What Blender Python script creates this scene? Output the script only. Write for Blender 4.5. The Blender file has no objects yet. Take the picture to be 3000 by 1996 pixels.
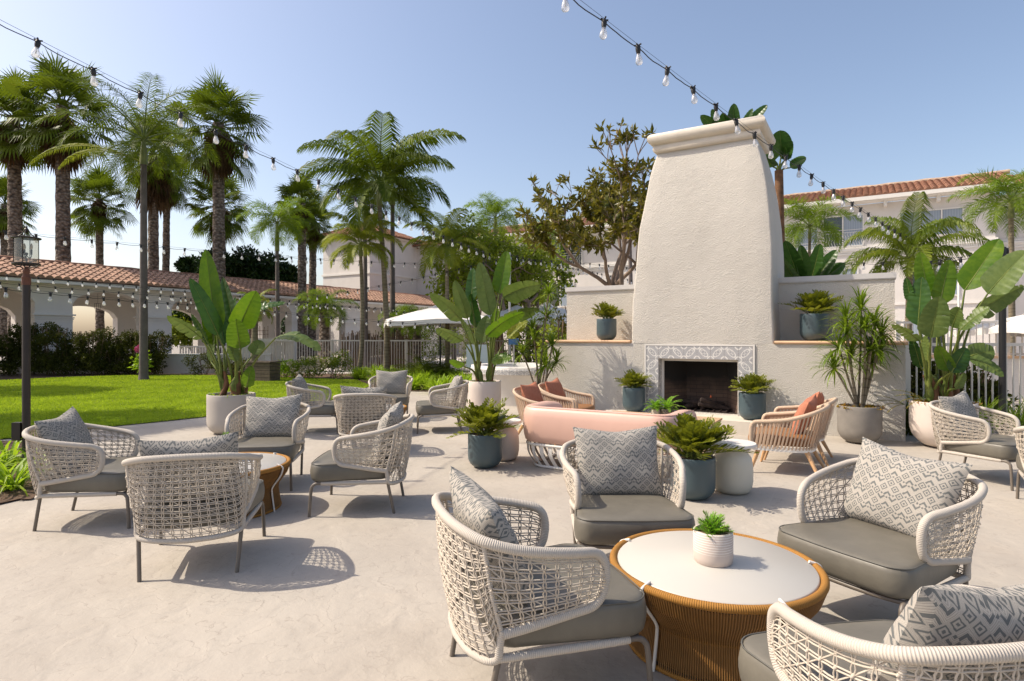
import bpy, math, random
from mathutils import Vector, Matrix
R = math.radians
sc = bpy.context.scene
# ------------------------------------------------------------------ camera, sky, sun, exposure
F, HY, CH = 1740.0, 985.0, 1.45          # focal length and horizon of the 3000 px wide photograph, eye height
cam_d = bpy.data.cameras.new('camera'); cam = bpy.data.objects.new('camera', cam_d)
sc.collection.objects.link(cam); sc.camera = cam
cam.location = (0, 0, CH); cam.rotation_euler = (R(90), 0, 0)
cam_d.sensor_width = 36; cam_d.lens = 36 * F / 3000; cam_d.shift_y = -(998 - HY) / 3000
cam_d.clip_start = 0.05; cam_d.clip_end = 3000
SUN_EL, SUN_AZ = 48.0, -85.0             # azimuth clockwise from +Y
world = bpy.data.worlds.new('World'); sc.world = world; world.use_nodes = True
wn = world.node_tree.nodes; wl = world.node_tree.links
bg = wn['Background']; sky = wn.new('ShaderNodeTexSky'); sky.sky_type = 'NISHITA'; sky.sun_disc = False
sky.sun_elevation = R(SUN_EL); sky.sun_rotation = R(SUN_AZ % 360)
sky.air_density = 1.0; sky.dust_density = 2.4; sky.ozone_density = 2.0; sky.altitude = 10
tint = wn.new('ShaderNodeMix'); tint.data_type = 'RGBA'; tint.blend_type = 'MULTIPLY'; tint.inputs[0].default_value = 1   # the photograph's warm balance
wl.new(sky.outputs[0], tint.inputs[6]); tint.inputs[7].default_value = (1.14, 1.03, .96, 1); wl.new(tint.outputs[2], bg.inputs[0]); bg.inputs[1].default_value = 0.15
sun_d = bpy.data.lights.new('sun', 'SUN'); sun = bpy.data.objects.new('sun', sun_d); sc.collection.objects.link(sun)
sun_d.energy = 3.9; sun_d.angle = R(0.5); sun_d.color = (1.0, 0.90, 0.755)
sv = Vector((math.sin(R(SUN_AZ)) * math.cos(R(SUN_EL)), math.cos(R(SUN_AZ)) * math.cos(R(SUN_EL)), math.sin(R(SUN_EL))))
sun.rotation_euler = sv.to_track_quat('Z', 'Y').to_euler()
vs = sc.view_settings; vs.view_transform = 'Standard'; vs.look = 'None'; vs.exposure = 0.46; vs.gamma = 1; vs.use_curve_mapping = False
random.seed(7)
COL = sc.collection
def G(px, py, z=0.0):
    Y = F * (CH - z) / (py - HY); return Vector(((px - 1500) / F * Y, Y, z))
def P(px, py, Y): return Vector(((px - 1500) / F * Y, Y, CH - (py - HY) * Y / F))
# ------------------------------------------------------------------ mesh builder
class MB:
    def __init__(s): s.v = []; s.f = []; s.uv = []; s.has = False
    def quad(s, a, b, c, d, uv=None):
        n = len(s.v); s.v += [a, b, c, d]; s.f.append((n, n+1, n+2, n+3)); s.uv.append(uv)
    def tri(s, a, b, c, uv=None):
        n = len(s.v); s.v += [a, b, c]; s.f.append((n, n+1, n+2)); s.uv.append(uv)
    def poly(s, pts):
        n = len(s.v); s.v += list(pts); s.f.append(tuple(range(n, n+len(pts)))); s.uv.append(None)
    def grid(s, rows, closeu=False, closev=False, uvs=None, flip=False):
        n = len(s.v); nr = len(rows); nc = len(rows[0])
        for r in rows: s.v += list(r)
        for i in range(nr if closev else nr-1):
            for j in range(nc if closeu else nc-1):
                a = n + i*nc + j; b = n + i*nc + (j+1) % nc; c = n + ((i+1) % nr)*nc + (j+1) % nc; d = n + ((i+1) % nr)*nc + j
                s.f.append((d, c, b, a) if flip else (a, b, c, d))
                if uvs:
                    j1 = j+1; i1 = i+1
                    q = [uvs(i, j), uvs(i, j1), uvs(i1, j1), uvs(i1, j)]
                    s.uv.append(q[::-1] if flip else q)
                else: s.uv.append(None)
    def box(s, x0, x1, y0, y1, z0, z1):
        p = [(x0,y0,z0),(x1,y0,z0),(x1,y1,z0),(x0,y1,z0),(x0,y0,z1),(x1,y0,z1),(x1,y1,z1),(x0,y1,z1)]
        n = len(s.v); s.v += p
        for q in ((0,3,2,1),(4,5,6,7),(0,1,5,4),(1,2,6,5),(2,3,7,6),(3,0,4,7)):
            s.f.append(tuple(n+k for k in q)); s.uv.append(None)
    def tube(s, pts, r, n=8, closed=False, cap=True, squash=1.0):
        pts = [Vector(p) for p in pts]; m = len(pts)
        rr = r if isinstance(r, (list, tuple)) else [r]*m
        tans = []
        for i in range(m):
            a = pts[i-1] if (i > 0 or closed) else pts[i]; b = pts[(i+1) % m] if (i < m-1 or closed) else pts[i]
            t = b-a; tans.append(t.normalized() if t.length > 1e-9 else Vector((0,0,1)))
        t0 = tans[0]; up = Vector((0,0,1)) if abs(t0.z) < .9 else Vector((1,0,0))
        nrm = (up - t0*up.dot(t0)).normalized(); rows = []; dist = [0]
        for i in range(m):
            t = tans[i]; nrm = nrm - t*nrm.dot(t)
            nrm = nrm.normalized() if nrm.length > 1e-6 else t.orthogonal().normalized()
            bn = t.cross(nrm)
            rows.append([pts[i] + nrm*(math.cos(k*2*math.pi/n)*rr[i]) + bn*(math.sin(k*2*math.pi/n)*rr[i]*squash) for k in range(n)])
            if i: dist.append(dist[-1] + (pts[i]-pts[i-1]).length)
        dist.append(dist[-1] + (pts[0]-pts[-1]).length)
        s.grid(rows, closeu=True, closev=closed, uvs=lambda i, j: (dist[i], j/n), flip=True)
        if cap and not closed:
            s.poly(rows[0]); s.poly(rows[-1][::-1])
    def lathe(s, prof, n=24, c=(0,0,0), cap0=True, cap1=True):
        rows = [[(c[0]+r*math.cos(k*2*math.pi/n), c[1]+r*math.sin(k*2*math.pi/n), c[2]+z) for k in range(n)] for r, z in prof]
        s.grid(rows, closeu=True, uvs=lambda i, j: (j/n, prof[min(i, len(prof)-1)][1]))
        if cap0: s.poly(rows[0][::-1])
        if cap1: s.poly(rows[-1])
def ob(name, mb, mat, parent=None, smooth=True, auto=None):
    me = bpy.data.meshes.new(name); me.from_pydata([tuple(v) for v in mb.v], [], mb.f)
    if any(u is not None for u in mb.uv):
        ul = me.uv_layers.new(name='UVMap'); data = []
        for f, u in zip(mb.f, mb.uv):
            if u is None: data += [0.0]*(2*len(f))
            else:
                for q in u: data += [q[0], q[1]]
        ul.data.foreach_set('uv', data)
    me.materials.append(mat)
    if smooth: me.polygons.foreach_set('use_smooth', [True]*len(me.polygons))
    if smooth and auto:
        try: me.set_sharp_from_angle(angle=R(auto))
        except Exception: pass
    me.validate(); me.update()
    o = bpy.data.objects.new(name, me); COL.objects.link(o)
    if parent: o.parent = parent
    return o
def tag(o, label, cat, group=None, kind=None):
    if label: o['label'] = label
    if cat: o['category'] = cat
    if group: o['group'] = group
    if kind: o['kind'] = kind
    return o
def thing(name, label, cat, loc=(0,0,0), rz=0, group=None):
    o = bpy.data.objects.new(name, None); COL.objects.link(o); o.empty_display_size = .1
    o.location = loc; o.rotation_euler = (0,0,rz); return tag(o, label, cat, group)
def struct(name, mb, mat, label, smooth=False): return tag(ob(name, mb, mat, None, smooth), label, None, None, 'structure')
def copy_tree(o, parent=None):
    c = o.copy(); COL.objects.link(c)
    if parent: c.parent = parent
    for ch in [x for x in KIDS.get(o.name, [])]: copy_tree(ch, c)
    return c
KIDS = {}
def index_kids():
    KIDS.clear()
    for o in COL.objects:
        if o.parent: KIDS.setdefault(o.parent.name, []).append(o)
def crom(pts, k=6, closed=False):
    pts = [Vector(p) for p in pts]; n = len(pts); out = []
    for i in range(n if closed else n-1):
        p0 = pts[(i-1) % n] if (closed or i > 0) else pts[0]; p1 = pts[i]; p2 = pts[(i+1) % n]; p3 = pts[(i+2) % n] if (closed or i < n-2) else pts[-1]
        for j in range(k):
            t = j/k
            out.append(.5*((2*p1)+(p2-p0)*t+(2*p0-5*p1+4*p2-p3)*t*t+(3*p1-p0-3*p2+p3)*t*t*t))
    if not closed: out.append(pts[-1])
    return out
def resamp(pts, n):
    d = [0]
    for a, b in zip(pts, pts[1:]): d.append(d[-1]+(b-a).length)
    out = []; j = 0
    for i in range(n):
        t = d[-1]*i/(n-1)
        while j < len(pts)-2 and d[j+1] < t: j += 1
        q = (t-d[j])/max(1e-9, d[j+1]-d[j]); out.append(pts[j].lerp(pts[j+1], min(1, q)))
    return out
# ------------------------------------------------------------------ materials
class N:
    def __init__(s, name):
        s.m = bpy.data.materials.new(name); s.m.use_nodes = True; s.t = s.m.node_tree; s.n = s.t.nodes; s.b = s.n['Principled BSDF']; s.out = s.n['Material Output']
    def link(s, a, b): s.t.links.new(a, b)
    def new(s, typ, **kw):
        n = s.n.new(typ)
        for k, v in kw.items():
            if hasattr(n, k): setattr(n, k, v)
        return n
    def put(s, sock, v):
        if hasattr(v, 'links') or hasattr(v, 'is_linked'): s.link(v, sock)
        else: sock.default_value = v
    def m_(s, op, a, b=0.0, c=0.0):
        n = s.n.new('ShaderNodeMath'); n.operation = op
        s.put(n.inputs[0], a); s.put(n.inputs[1], b)
        if len(n.inputs) > 2: s.put(n.inputs[2], c)
        return n.outputs[0]
    def coord(s, kind='Object', scale=None):
        c = s.n.new('ShaderNodeTexCoord').outputs[kind]
        if scale:
            mp = s.n.new('ShaderNodeMapping'); s.link(c, mp.inputs[0]); mp.inputs['Scale'].default_value = scale; c = mp.outputs[0]
        return c
    def noise(s, scale, detail=4, vec=None, rough=.55):
        n = s.n.new('ShaderNodeTexNoise'); n.inputs['Scale'].default_value = scale; n.inputs['Detail'].default_value = detail; n.inputs['Roughness'].default_value = rough
        s.link(vec or s.coord(), n.inputs['Vector']); return n.outputs['Fac']
    def ramp(s, fac, stops):
        r = s.n.new('ShaderNodeValToRGB'); s.put(r.inputs[0], fac); e = r.color_ramp.elements
        while len(e) < len(stops): e.new(.5)
        for i, (p, c) in enumerate(stops): e[i].position = p; e[i].color = (*c, 1) if len(c) == 3 else c
        return r.outputs[0]
    def mix(s, fac, a, b):
        n = s.n.new('ShaderNodeMix'); n.data_type = 'RGBA'; s.put(n.inputs[0], fac)
        for k, v in ((6, a), (7, b)): s.put(n.inputs[k], (*v, 1) if isinstance(v, tuple) and len(v) == 3 else v)
        return n.outputs[2]
    def bump(s, h, strength=.3, dist=.01, nrm=None):
        n = s.n.new('ShaderNodeBump'); n.inputs['Strength'].default_value = strength; n.inputs['Distance'].default_value = dist
        s.link(h, n.inputs['Height'])
        if nrm is not None: s.link(nrm, n.inputs['Normal'])
        s.link(n.outputs[0], s.b.inputs['Normal']); return n.outputs[0]
    def base(s, v): s.put(s.b.inputs['Base Color'], (*v, 1) if isinstance(v, tuple) else v); return s
    def rough(s, v): s.put(s.b.inputs['Roughness'], v); return s
    def spec(s, v): s.b.inputs['Specular IOR Level'].default_value = v; return s
def simple(name, c, rough=.6, var=.12, scale=6, metal=0, bumpv=0, bscale=60, spec=.5):
    q = N(name); k = 1-var; f = q.noise(scale)
    q.base(q.ramp(f, [(.3, tuple(x*k for x in c)), (.7, tuple(min(1, x*(1+var*.6)) for x in c))])); q.rough(rough); q.spec(spec)
    q.b.inputs['Metallic'].default_value = metal
    if bumpv: q.bump(q.noise(bscale, 3), bumpv, .004)
    return q.m
def leafmat(name, c1, c2, tr=.3, rough=.38, scale=3.0, c3=None, spec=.28):
    q = N(name); f = q.noise(scale, 3); g = q.noise(scale*9, 2)
    ff = q.m_('ADD', q.m_('MULTIPLY', f, .65), q.m_('MULTIPLY', g, .35))
    stops = [(.38, c1), (.6, c2)] + ([(.74, c3)] if c3 else [])
    col = q.ramp(ff, stops); q.base(col); q.rough(rough); q.spec(spec)
    t = q.new('ShaderNodeBsdfTranslucent'); mc = q.mix(.5, col, (c2[0]*1.5, c2[1]*1.6, c2[2]*.8)); q.link(mc, t.inputs[0])
    mx = q.new('ShaderNodeMixShader'); mx.inputs[0].default_value = tr
    q.link(q.b.outputs[0], mx.inputs[1]); q.link(t.outputs[0], mx.inputs[2]); q.link(mx.outputs[0], q.out.inputs[0])
    return q.m
def stucco(name, c, bs=.55, sc1=38):
    q = N(name); big = q.noise(1.3, 4); fine = q.noise(sc1, 5, rough=.62); mid = q.noise(7, 3)
    q.base(q.mix(q.m_('MULTIPLY', fine, .2), q.ramp(q.m_('ADD', q.m_('MULTIPLY', big, .6), q.m_('MULTIPLY', q.noise(2.2, 5, q.coord(scale=(1, 1, .18))), .4)), [(.36, tuple(x*.93 for x in c)), (.5, c), (.66, tuple(x*1.03 for x in c))]), tuple(x*.86 for x in c)))
    q.rough(.9); q.spec(.2)
    h = q.m_('ADD', q.m_('MULTIPLY', fine, 1.0), q.m_('MULTIPLY', mid, .5)); q.bump(h, bs, .03); return q.m
M = {}
def mk_mats():
    M['stucco'] = stucco('stucco_cream', (.59, .555, .495), .75, 62)
    M['stucco_far'] = stucco('stucco_far', (.66, .62, .575), .25, 12)
    M['stucco_arc'] = stucco('stucco_arcade', (.70, .66, .62), .2, 15)
    M['cap'] = simple('cap_plaster', (.62, .56, .47), .85, .08, 5, bumpv=.5, bscale=30)
    M['coping'] = simple('coping_metal', (.55, .53, .51), .6, .04)
    M['ledge'] = simple('ledge_tile', (.62, .40, .24), .7, .12, 3)
    M['brick'] = None
    # patio concrete: mottled slab, ragged stamped texture, saw joints
    q = N('patio_concrete'); co = q.coord(); a = q.noise(.8, 5, co); b = q.noise(6, 5, co, .6); c = q.noise(60, 3, co)
    col = q.ramp(a, [(.3, (.35, .31, .262)), (.5, (.42, .378, .32)), (.7, (.47, .425, .362))])
    col = q.mix(q.m_('MULTIPLY', b, .4), col, (.345, .31, .268)); st = q.noise(1.7, 6, co, .7)
    col = q.mix(q.ramp(st, [(.55, (0, 0, 0)), (.72, (.35, .35, .35))]), col, (.44, .375, .30))
    wv = q.new('ShaderNodeTexNoise'); wv.inputs['Scale'].default_value = 3.2; wv.inputs['Detail'].default_value = 5; q.link(co, wv.inputs['Vector'])
    vm = q.new('ShaderNodeVectorMath', operation='ADD'); q.link(co, vm.inputs[0]); sc2 = q.new('ShaderNodeVectorMath', operation='SCALE'); sc2.inputs[3].default_value = .55
    q.link(wv.outputs['Color'], sc2.inputs[0]); q.link(sc2.outputs[0], vm.inputs[1])
    n2 = q.noise(2.3, 2, vm.outputs[0]); st2 = q.m_('FRACT', q.m_('MULTIPLY', n2, 9.0))   # terraced slate-like steps
    edge = q.ramp(st2, [(0.0, (0, 0, 0)), (.05, (1, 1, 1)), (.97, (1, 1, 1)), (1.0, (0, 0, 0))]); col = q.mix(edge, (.34, .30, .255), col)
    sep = q.new('ShaderNodeSeparateXYZ'); q.link(co, sep.inputs[0]); X, Yc = sep.outputs[0], sep.outputs[1]
    jl = None
    for (p1, p2) in ((G(2316, 1341), G(2242, 1500)), (G(0, 1643), G(184, 1592)), (G(800, 1395), G(1330, 1340))):
        d = (p2-p1); d.z = 0; d.normalize(); nx, ny = -d.y, d.x; c0 = nx*p1.x+ny*p1.y
        dist = q.m_('ABSOLUTE', q.m_('SUBTRACT', q.m_('ADD', q.m_('MULTIPLY', X, nx), q.m_('MULTIPLY', Yc, ny)), c0))
        l = q.m_('LESS_THAN', dist, .005); jl = l if jl is None else q.m_('MAXIMUM', jl, l)
    col = q.mix(q.m_('MULTIPLY', jl, .35), col, (.47, .42, .36))
    q.base(col); q.rough(q.ramp(b, [(.3, (.62,)*3), (.7, (.85,)*3)])); q.spec(.3)
    h = q.m_('ADD', q.m_('MULTIPLY', st2, .35), q.m_('ADD', q.m_('MULTIPLY', b, .8), q.m_('MULTIPLY', c, .12))); q.bump(h, .55, .014); M['patio'] = q.m
    M['lawn'] = simple('lawn_soil', (.15, .19, .02), .9, .3, 2)
    M['grass'] = leafmat('grass_blades', (.22, .32, .02), (.40, .50, .035), .35, .5, 1.2)
    M['soil'] = simple('mulch', (.10, .055, .03), .95, .5, 14, bumpv=1, bscale=25)
    M['ground'] = simple('far_ground', (.30, .27, .23), .9, .1, 1)
    M['pool_deck'] = simple('pool_deck', (.55, .50, .46), .9, .08, 1)
    # rope wound round a tube: fine rings along the tube's length
    def wrap(name, c, pitch):
        q = N(name); uv = q.coord('UV'); s = q.new('ShaderNodeSeparateXYZ'); q.link(uv, s.inputs[0])
        w = q.m_('SINE', q.m_('MULTIPLY', s.outputs[0], 2*math.pi/pitch)); n = q.noise(9, 3)
        col = q.mix(q.m_('MULTIPLY_ADD', w, .22, .3), tuple(x*1.08 for x in c), tuple(x*.62 for x in c)); q.base(q.mix(q.m_('MULTIPLY', n, .3), col, tuple(x*.8 for x in c)))
        q.rough(.75); q.spec(.25); q.bump(w, .6, .0015); return q.m
    M['wrap'] = wrap('rope_wrap_cream', (.55, .495, .425), .0075)
    M['rope'] = simple('rope_cream', (.52, .455, .375), .8, .1, 12, spec=.25)
    M['wrap_tan'] = wrap('rope_wrap_tan', (.60, .45, .32), .008)
    M['strap_tan'] = simple('strap_tan', (.50, .36, .25), .75, .08, 8)
    M['amber'] = wrap('rope_amber_ring', (.36, .17, .035), .009)
    M['amber_s'] = simple('rope_amber', (.26, .125, .032), .45, .15, 20, spec=.5)
    M['legmetal'] = simple('leg_taupe_metal', (.15, .125, .10), .45, .06, 5)
    M['leather'] = simple('cushion_olive_leather', (.14, .127, .10), .45, .14, 7, bumpv=.6, bscale=13, spec=.5)
    M['piping'] = simple('piping_olive', (.10, .095, .08), .5, .05)
    M['tabletop'] = simple('table_top_white', (.50, .475, .425), .45, .03, 2)
    M['white_metal'] = simple('white_metal', (.72, .68, .62), .5, .03)
    M['pinkleather'] = simple('pink_leather', (.64, .40, .315), .42, .05, 3, bumpv=.12, bscale=20, spec=.5)
    M['brownleather'] = simple('brown_leather', (.30, .135, .05), .4, .15, 6, bumpv=.2, bscale=30)
    M['terra'] = simple('terracotta_weave', (.42, .17, .105), .95, .12, 40, bumpv=.9, bscale=160, spec=.1)
    M['wood_leg'] = simple('leg_oak', (.60, .36, .18), .5, .15, 10)
    q = N('teak_planks'); co = q.coord(); st = q.new('ShaderNodeSeparateXYZ'); q.link(co, st.inputs[0]); fr = q.m_('FRACT', q.m_('MULTIPLY', st.outputs[1], 1/.085)); g = q.noise(5, 4, q.coord(scale=(1, 14, 1)))
    q.base(q.mix(q.m_('LESS_THAN', fr, .05), q.ramp(g, [(.3, (.46, .30, .17)), (.7, (.60, .42, .26))]), (.10, .06, .03))); q.rough(.6); M['teak'] = q.m
    M['blue'] = simple('pot_blue_grey', (.058, .088, .100), .38, .07, 4, bumpv=.12, bscale=80, spec=.5)
    M['pot_grey'] = simple('pot_warm_grey', (.42, .375, .33), .7, .04, 3)
    M['pot_pink'] = simple('pot_pinkish_white', (.64, .55, .485), .6, .04, 2)
    M['pot_conc'] = simple('pot_concrete', (.21, .19, .165), .9, .16, 5, bumpv=.4, bscale=90)
    M['pot_cream'] = simple('stool_cream', (.60, .56, .46), .55, .04, 3)
    M['stool_top'] = simple('stool_top_white', (.68, .65, .60), .5, .03, 3)
    q = N('pot_ribbed'); s = q.new('ShaderNodeSeparateXYZ'); q.link(q.coord(), s.inputs[0]); z = s.outputs[2]
    w = q.m_('FRACT', q.m_('ADD', q.m_('MULTIPLY', z, 88), q.m_('MULTIPLY', q.noise(5), .5))); l = q.m_('MULTIPLY', q.m_('LESS_THAN', w, .22), q.m_('GREATER_THAN', z, .055))
    q.base(q.mix(l, (.56, .47, .41), (.80, .76, .70))); q.rough(.7); q.bump(l, .5, .002); M['pot_rib'] = q.m
    M['pot_speck'] = simple('pot_speckled', (.10, .08, .06), .6, .9, 45)
    M['pot_stone'] = simple('pot_stone', (.46, .42, .36), .8, .25, 30)
    M['tilered'] = simple('roof_tile', (.30, .155, .10), .85, .30, 3.5, spec=.2)
    M['tilepale'] = simple('roof_tile_sand', (.38, .235, .165), .85, .32, 2.5, spec=.2)
    M['mortar'] = simple('ridge_mortar', (.45, .33, .24), .9, .3, 5)
    M['trim'] = simple('trim_white', (.70, .67, .62), .6, .03)
    M['fence'] = simple('fence_cream', (.60, .56, .50), .5, .04)
    M['lamp'] = simple('bronze', (.030, .022, .018), .5, .3, 5, metal=.2)
    M['lamp_rust'] = simple('rusty_collar', (.12, .045, .025), .7, .3, 9)
    M['black'] = simple('black_rubber', (.012, .012, .013), .5, .1)
    M['iron'] = simple('white_iron', (.62, .6, .56), .5, .02)
    q = N('glass_bulb'); g = q.new('ShaderNodeBsdfGlossy'); g.inputs['Roughness'].default_value = .04; t = q.new('ShaderNodeBsdfTransparent'); t.inputs[0].default_value = (.93, .94, .95, 1)
    fr = q.new('ShaderNodeLayerWeight'); fr.inputs[0].default_value = .35; mx = q.new('ShaderNodeMixShader'); q.link(q.m_('MULTIPLY_ADD', fr.outputs[1], .6, .12), mx.inputs[0])
    tl = q.new('ShaderNodeBsdfTranslucent'); tl.inputs[0].default_value = (.95, .95, .95, 1); m0 = q.new('ShaderNodeMixShader'); m0.inputs[0].default_value = .32; q.link(t.outputs[0], m0.inputs[1]); q.link(tl.outputs[0], m0.inputs[2])
    q.link(m0.outputs[0], mx.inputs[1]); q.link(g.outputs[0], mx.inputs[2]); q.link(mx.outputs[0], q.out.inputs[0]); M['bulb'] = q.m
    q = N('lantern_glass'); g = q.new('ShaderNodeBsdfGlossy'); g.inputs['Roughness'].default_value = .05; t = q.new('ShaderNodeBsdfTransparent'); t.inputs[0].default_value = (.80, .79, .74, 1)
    d = q.new('ShaderNodeBsdfDiffuse'); d.inputs[0].default_value = (.5, .5, .46, 1); m1 = q.new('ShaderNodeMixShader'); m1.inputs[0].default_value = .10; q.link(t.outputs[0], m1.inputs[1]); q.link(d.outputs[0], m1.inputs[2])
    mx = q.new('ShaderNodeMixShader'); mx.inputs[0].default_value = .08; q.link(m1.outputs[0], mx.inputs[1]); q.link(g.outputs[0], mx.inputs[2]); q.link(mx.outputs[0], q.out.inputs[0]); M['lglass'] = q.m
    M['candle'] = simple('candle_bulb', (.65, .55, .38), .3, .02)
    q = N('window_glass'); q.base((.03, .035, .04)); q.rough(.06); q.spec(.8); M['glass'] = q.m
    q = N('curtain'); s = q.new('ShaderNodeSeparateXYZ'); q.link(q.coord(), s.inputs[0]); w = q.m_('SINE', q.m_('MULTIPLY', s.outputs[0], 55)); q.base(q.mix(q.m_('MULTIPLY_ADD', w, .15, .5), (.17, .21, .26), (.36, .41, .46))); q.rough(.5); M['curtain'] = q.m
    M['canvas'] = simple('canvas_white', (.74, .71, .67), .9, .03, 2)
    M['mag_trunk'] = simple('smooth_bark', (.26, .19, .145), .85, .3, 8, bumpv=.6, bscale=20)
    # palm trunks
    q = N('fan_palm_bark'); v = q.new('ShaderNodeTexVoronoi'); v.inputs['Scale'].default_value = 5.5; q.link(q.coord(scale=(1.2, 1.2, 1.7)), v.inputs['Vector'])
    q.base(q.ramp(v.outputs['Distance'], [(.1, (.27, .22, .175)), (.55, (.13, .095, .07)), (.9, (.04, .03, .022))])); q.rough(.95); q.bump(v.outputs['Distance'], 1.0, -.06); M['barkfan'] = q.m
    q = N('ringed_palm_bark'); s = q.new('ShaderNodeSeparateXYZ'); q.link(q.coord(), s.inputs[0]); w = q.m_('FRACT', q.m_('ADD', q.m_('MULTIPLY', s.outputs[2], 9), q.m_('MULTIPLY', q.noise(3), 1.2)))
    q.base(q.mix(q.ramp(w, [(.0, (1,)*3), (.22, (0,)*3)]), q.ramp(q.noise(4), [(.3, (.16, .13, .085)), (.7, (.27, .225, .15))]), (.07, .05, .032))); q.rough(.9); q.bump(w, .6, .02); M['barkring'] = q.m
    M['barkgrey'] = simple('grey_palm_bark', (.14, .115, .105), .9, .25, 5, bumpv=.6, bscale=14)
    M['crownshaft'] = simple('crownshaft', (.20, .22, .07), .5, .3, 4)
    M['fan'] = leafmat('fan_frond', (.045, .070, .007), (.13, .175, .012), .32, .5, 1.2, (.21, .21, .02), .15)
    M['dead'] = leafmat('dead_frond', (.055, .032, .016), (.13, .075, .035), .15, .9, 2.0)
    M['feather'] = leafmat('feather_frond', (.045, .075, .006), (.13, .175, .012), .32, .5, .9, (.25, .24, .02), .12)
    M['kentY'] = leafmat('kentia_frond_yellow', (.07, .12, .010), (.17, .21, .02), .35, .5, .9, (.32, .27, .03), .2)
    M['featherY'] = leafmat('feather_frond_yellow', (.13, .18, .02), (.28, .30, .03), .4, .5, .8, (.40, .32, .04), .2)
    M['featherL'] = leafmat('feather_frond_light', (.07, .125, .012), (.19, .27, .02), .42, .5, .9, (.30, .33, .03), .15)
    M['banana'] = leafmat('paddle_leaf', (.045, .115, .008), (.115, .195, .012), .42, .36, 2.6, (.20, .26, .02), .3)
    M['bananaD'] = leafmat('paddle_leaf_dull', (.075, .12, .03), (.14, .19, .05), .3, .4, 2.6, (.22, .22, .06), .3)
    M['bananaK'] = leafmat('paddle_leaf_dark', (.018, .055, .010), (.045, .105, .018), .25, .3, 1.6)
    M['stalk'] = leafmat('stalk', (.09, .13, .025), (.19, .22, .05), .1, .4, 5)
    M['stalkbase'] = simple('stalk_base_brown', (.16, .075, .03), .8, .5, 9)
    M['zamia'] = leafmat('zamia_leaf', (.06, .085, .010), (.21, .22, .016), .32, .36, 7, (.44, .40, .03), .3)
    M['drac'] = leafmat('dracaena_leaf', (.07, .13, .010), (.20, .28, .02), .35, .4, 5, (.40, .38, .05), .3)
    M['agap'] = leafmat('strap_leaf', (.15, .27, .015), (.33, .45, .03), .45, .4, 2)
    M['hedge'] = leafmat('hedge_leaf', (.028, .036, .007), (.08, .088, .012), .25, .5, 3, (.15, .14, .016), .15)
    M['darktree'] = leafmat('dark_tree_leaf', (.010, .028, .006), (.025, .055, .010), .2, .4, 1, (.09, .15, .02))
    M['loose'] = leafmat('loose_tree_leaf', (.11, .16, .015), (.26, .31, .03), .45, .45, 1.2, (.42, .36, .05))
    M['magn'] = leafmat('magnolia_leaf', (.045, .06, .010), (.20, .17, .018), .25, .4, 3.2, (.45, .22, .03), .3)
    M['rose'] = leafmat('rose_leaf', (.09, .14, .012), (.22, .28, .03), .4, .5, 3, (.22, .10, .03))
    M['petal'] = simple('petal_cream', (.75, .62, .45), .8, .3, 12)
    M['pinkpetal'] = simple('petal_pink', (.62, .10, .28), .8, .2, 12)
    M['succ'] = leafmat('orange_succulent', (.16, .18, .02), (.42, .20, .02), .2, .5, 12, (.55, .16, .01))
    M['fern'] = leafmat('fern_leaf', (.12, .28, .015), (.24, .45, .04), .4, .4, 8)
    M['log'] = simple('charred_log', (.035, .022, .018), .95, .6, 14)
    M['deckbox'] = simple('weathered_box', (.13, .095, .065), .85, .25, 12)
    M['twig'] = simple('twig', (.13, .085, .05), .9, .3, 8)
    q = N('ember'); q.base((.05, .02, .01)); q.b.inputs['Emission Color'].default_value = (1, .18, .05, 1); q.b.inputs['Emission Strength'].default_value = .18; M['ember'] = q.m
    # firebox brick
    q = N('firebox_brick'); br = q.new('ShaderNodeTexBrick'); br.inputs['Scale'].default_value = 1.0; br.inputs['Brick Width'].default_value = .22; br.inputs['Row Height'].default_value = .068; br.inputs['Mortar Size'].default_value = .004
    co = q.coord(); s = q.new('ShaderNodeSeparateXYZ'); q.link(co, s.inputs[0]); cb = q.new('ShaderNodeCombineXYZ'); q.link(q.m_('ADD', s.outputs[0], s.outputs[1]), cb.inputs[0]); q.link(s.outputs[2], cb.inputs[1]); q.link(cb.outputs[0], br.inputs['Vector'])
    br.inputs['Color1'].default_value = (.15, .095, .065, 1); br.inputs['Color2'].default_value = (.11, .07, .05, 1); br.inputs['Mortar'].default_value = (.05, .035, .028, 1)
    soot = q.ramp(q.m_('ADD', s.outputs[2], q.m_('MULTIPLY', q.noise(3), .5)), [(.7, (0,)*3), (1.25, (1,)*3)]); q.base(q.mix(soot, br.outputs['Color'], (.012, .010, .009))); q.rough(.95); M['firebox'] = q.m
    # cushion cloth: stepped diamonds and hooked bands, cream on grey
    def cloth(name, cream, grey, k):
        q = N(name); s = q.new('ShaderNodeSeparateXYZ'); q.link(q.coord('UV'), s.inputs[0]); wob = q.m_('MULTIPLY', q.m_('SUBTRACT', q.noise(30, 2, q.coord('UV')), .5), .014)
        u = q.m_('ADD', s.outputs[0], wob); v = q.m_('ADD', s.outputs[1], wob)
        a = q.m_('MULTIPLY', q.m_('ADD', u, v), k); b = q.m_('MULTIPLY', q.m_('SUBTRACT', v, u), k)
        fa = q.m_('SUBTRACT', q.m_('FRACT', a), .5); fb = q.m_('SUBTRACT', q.m_('FRACT', b), .5)
        ia = q.m_('FLOOR', a); ib = q.m_('FLOOR', b)
        par = q.m_('FLOORED_MODULO', q.m_('ADD', q.m_('MULTIPLY', ia, ib), ia), 3.0)           # 0,1,2: ring, bands one way, bands the other
        ring = q.m_('MAXIMUM', q.m_('ABSOLUTE', fa), q.m_('ABSOLUTE', fb))
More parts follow.
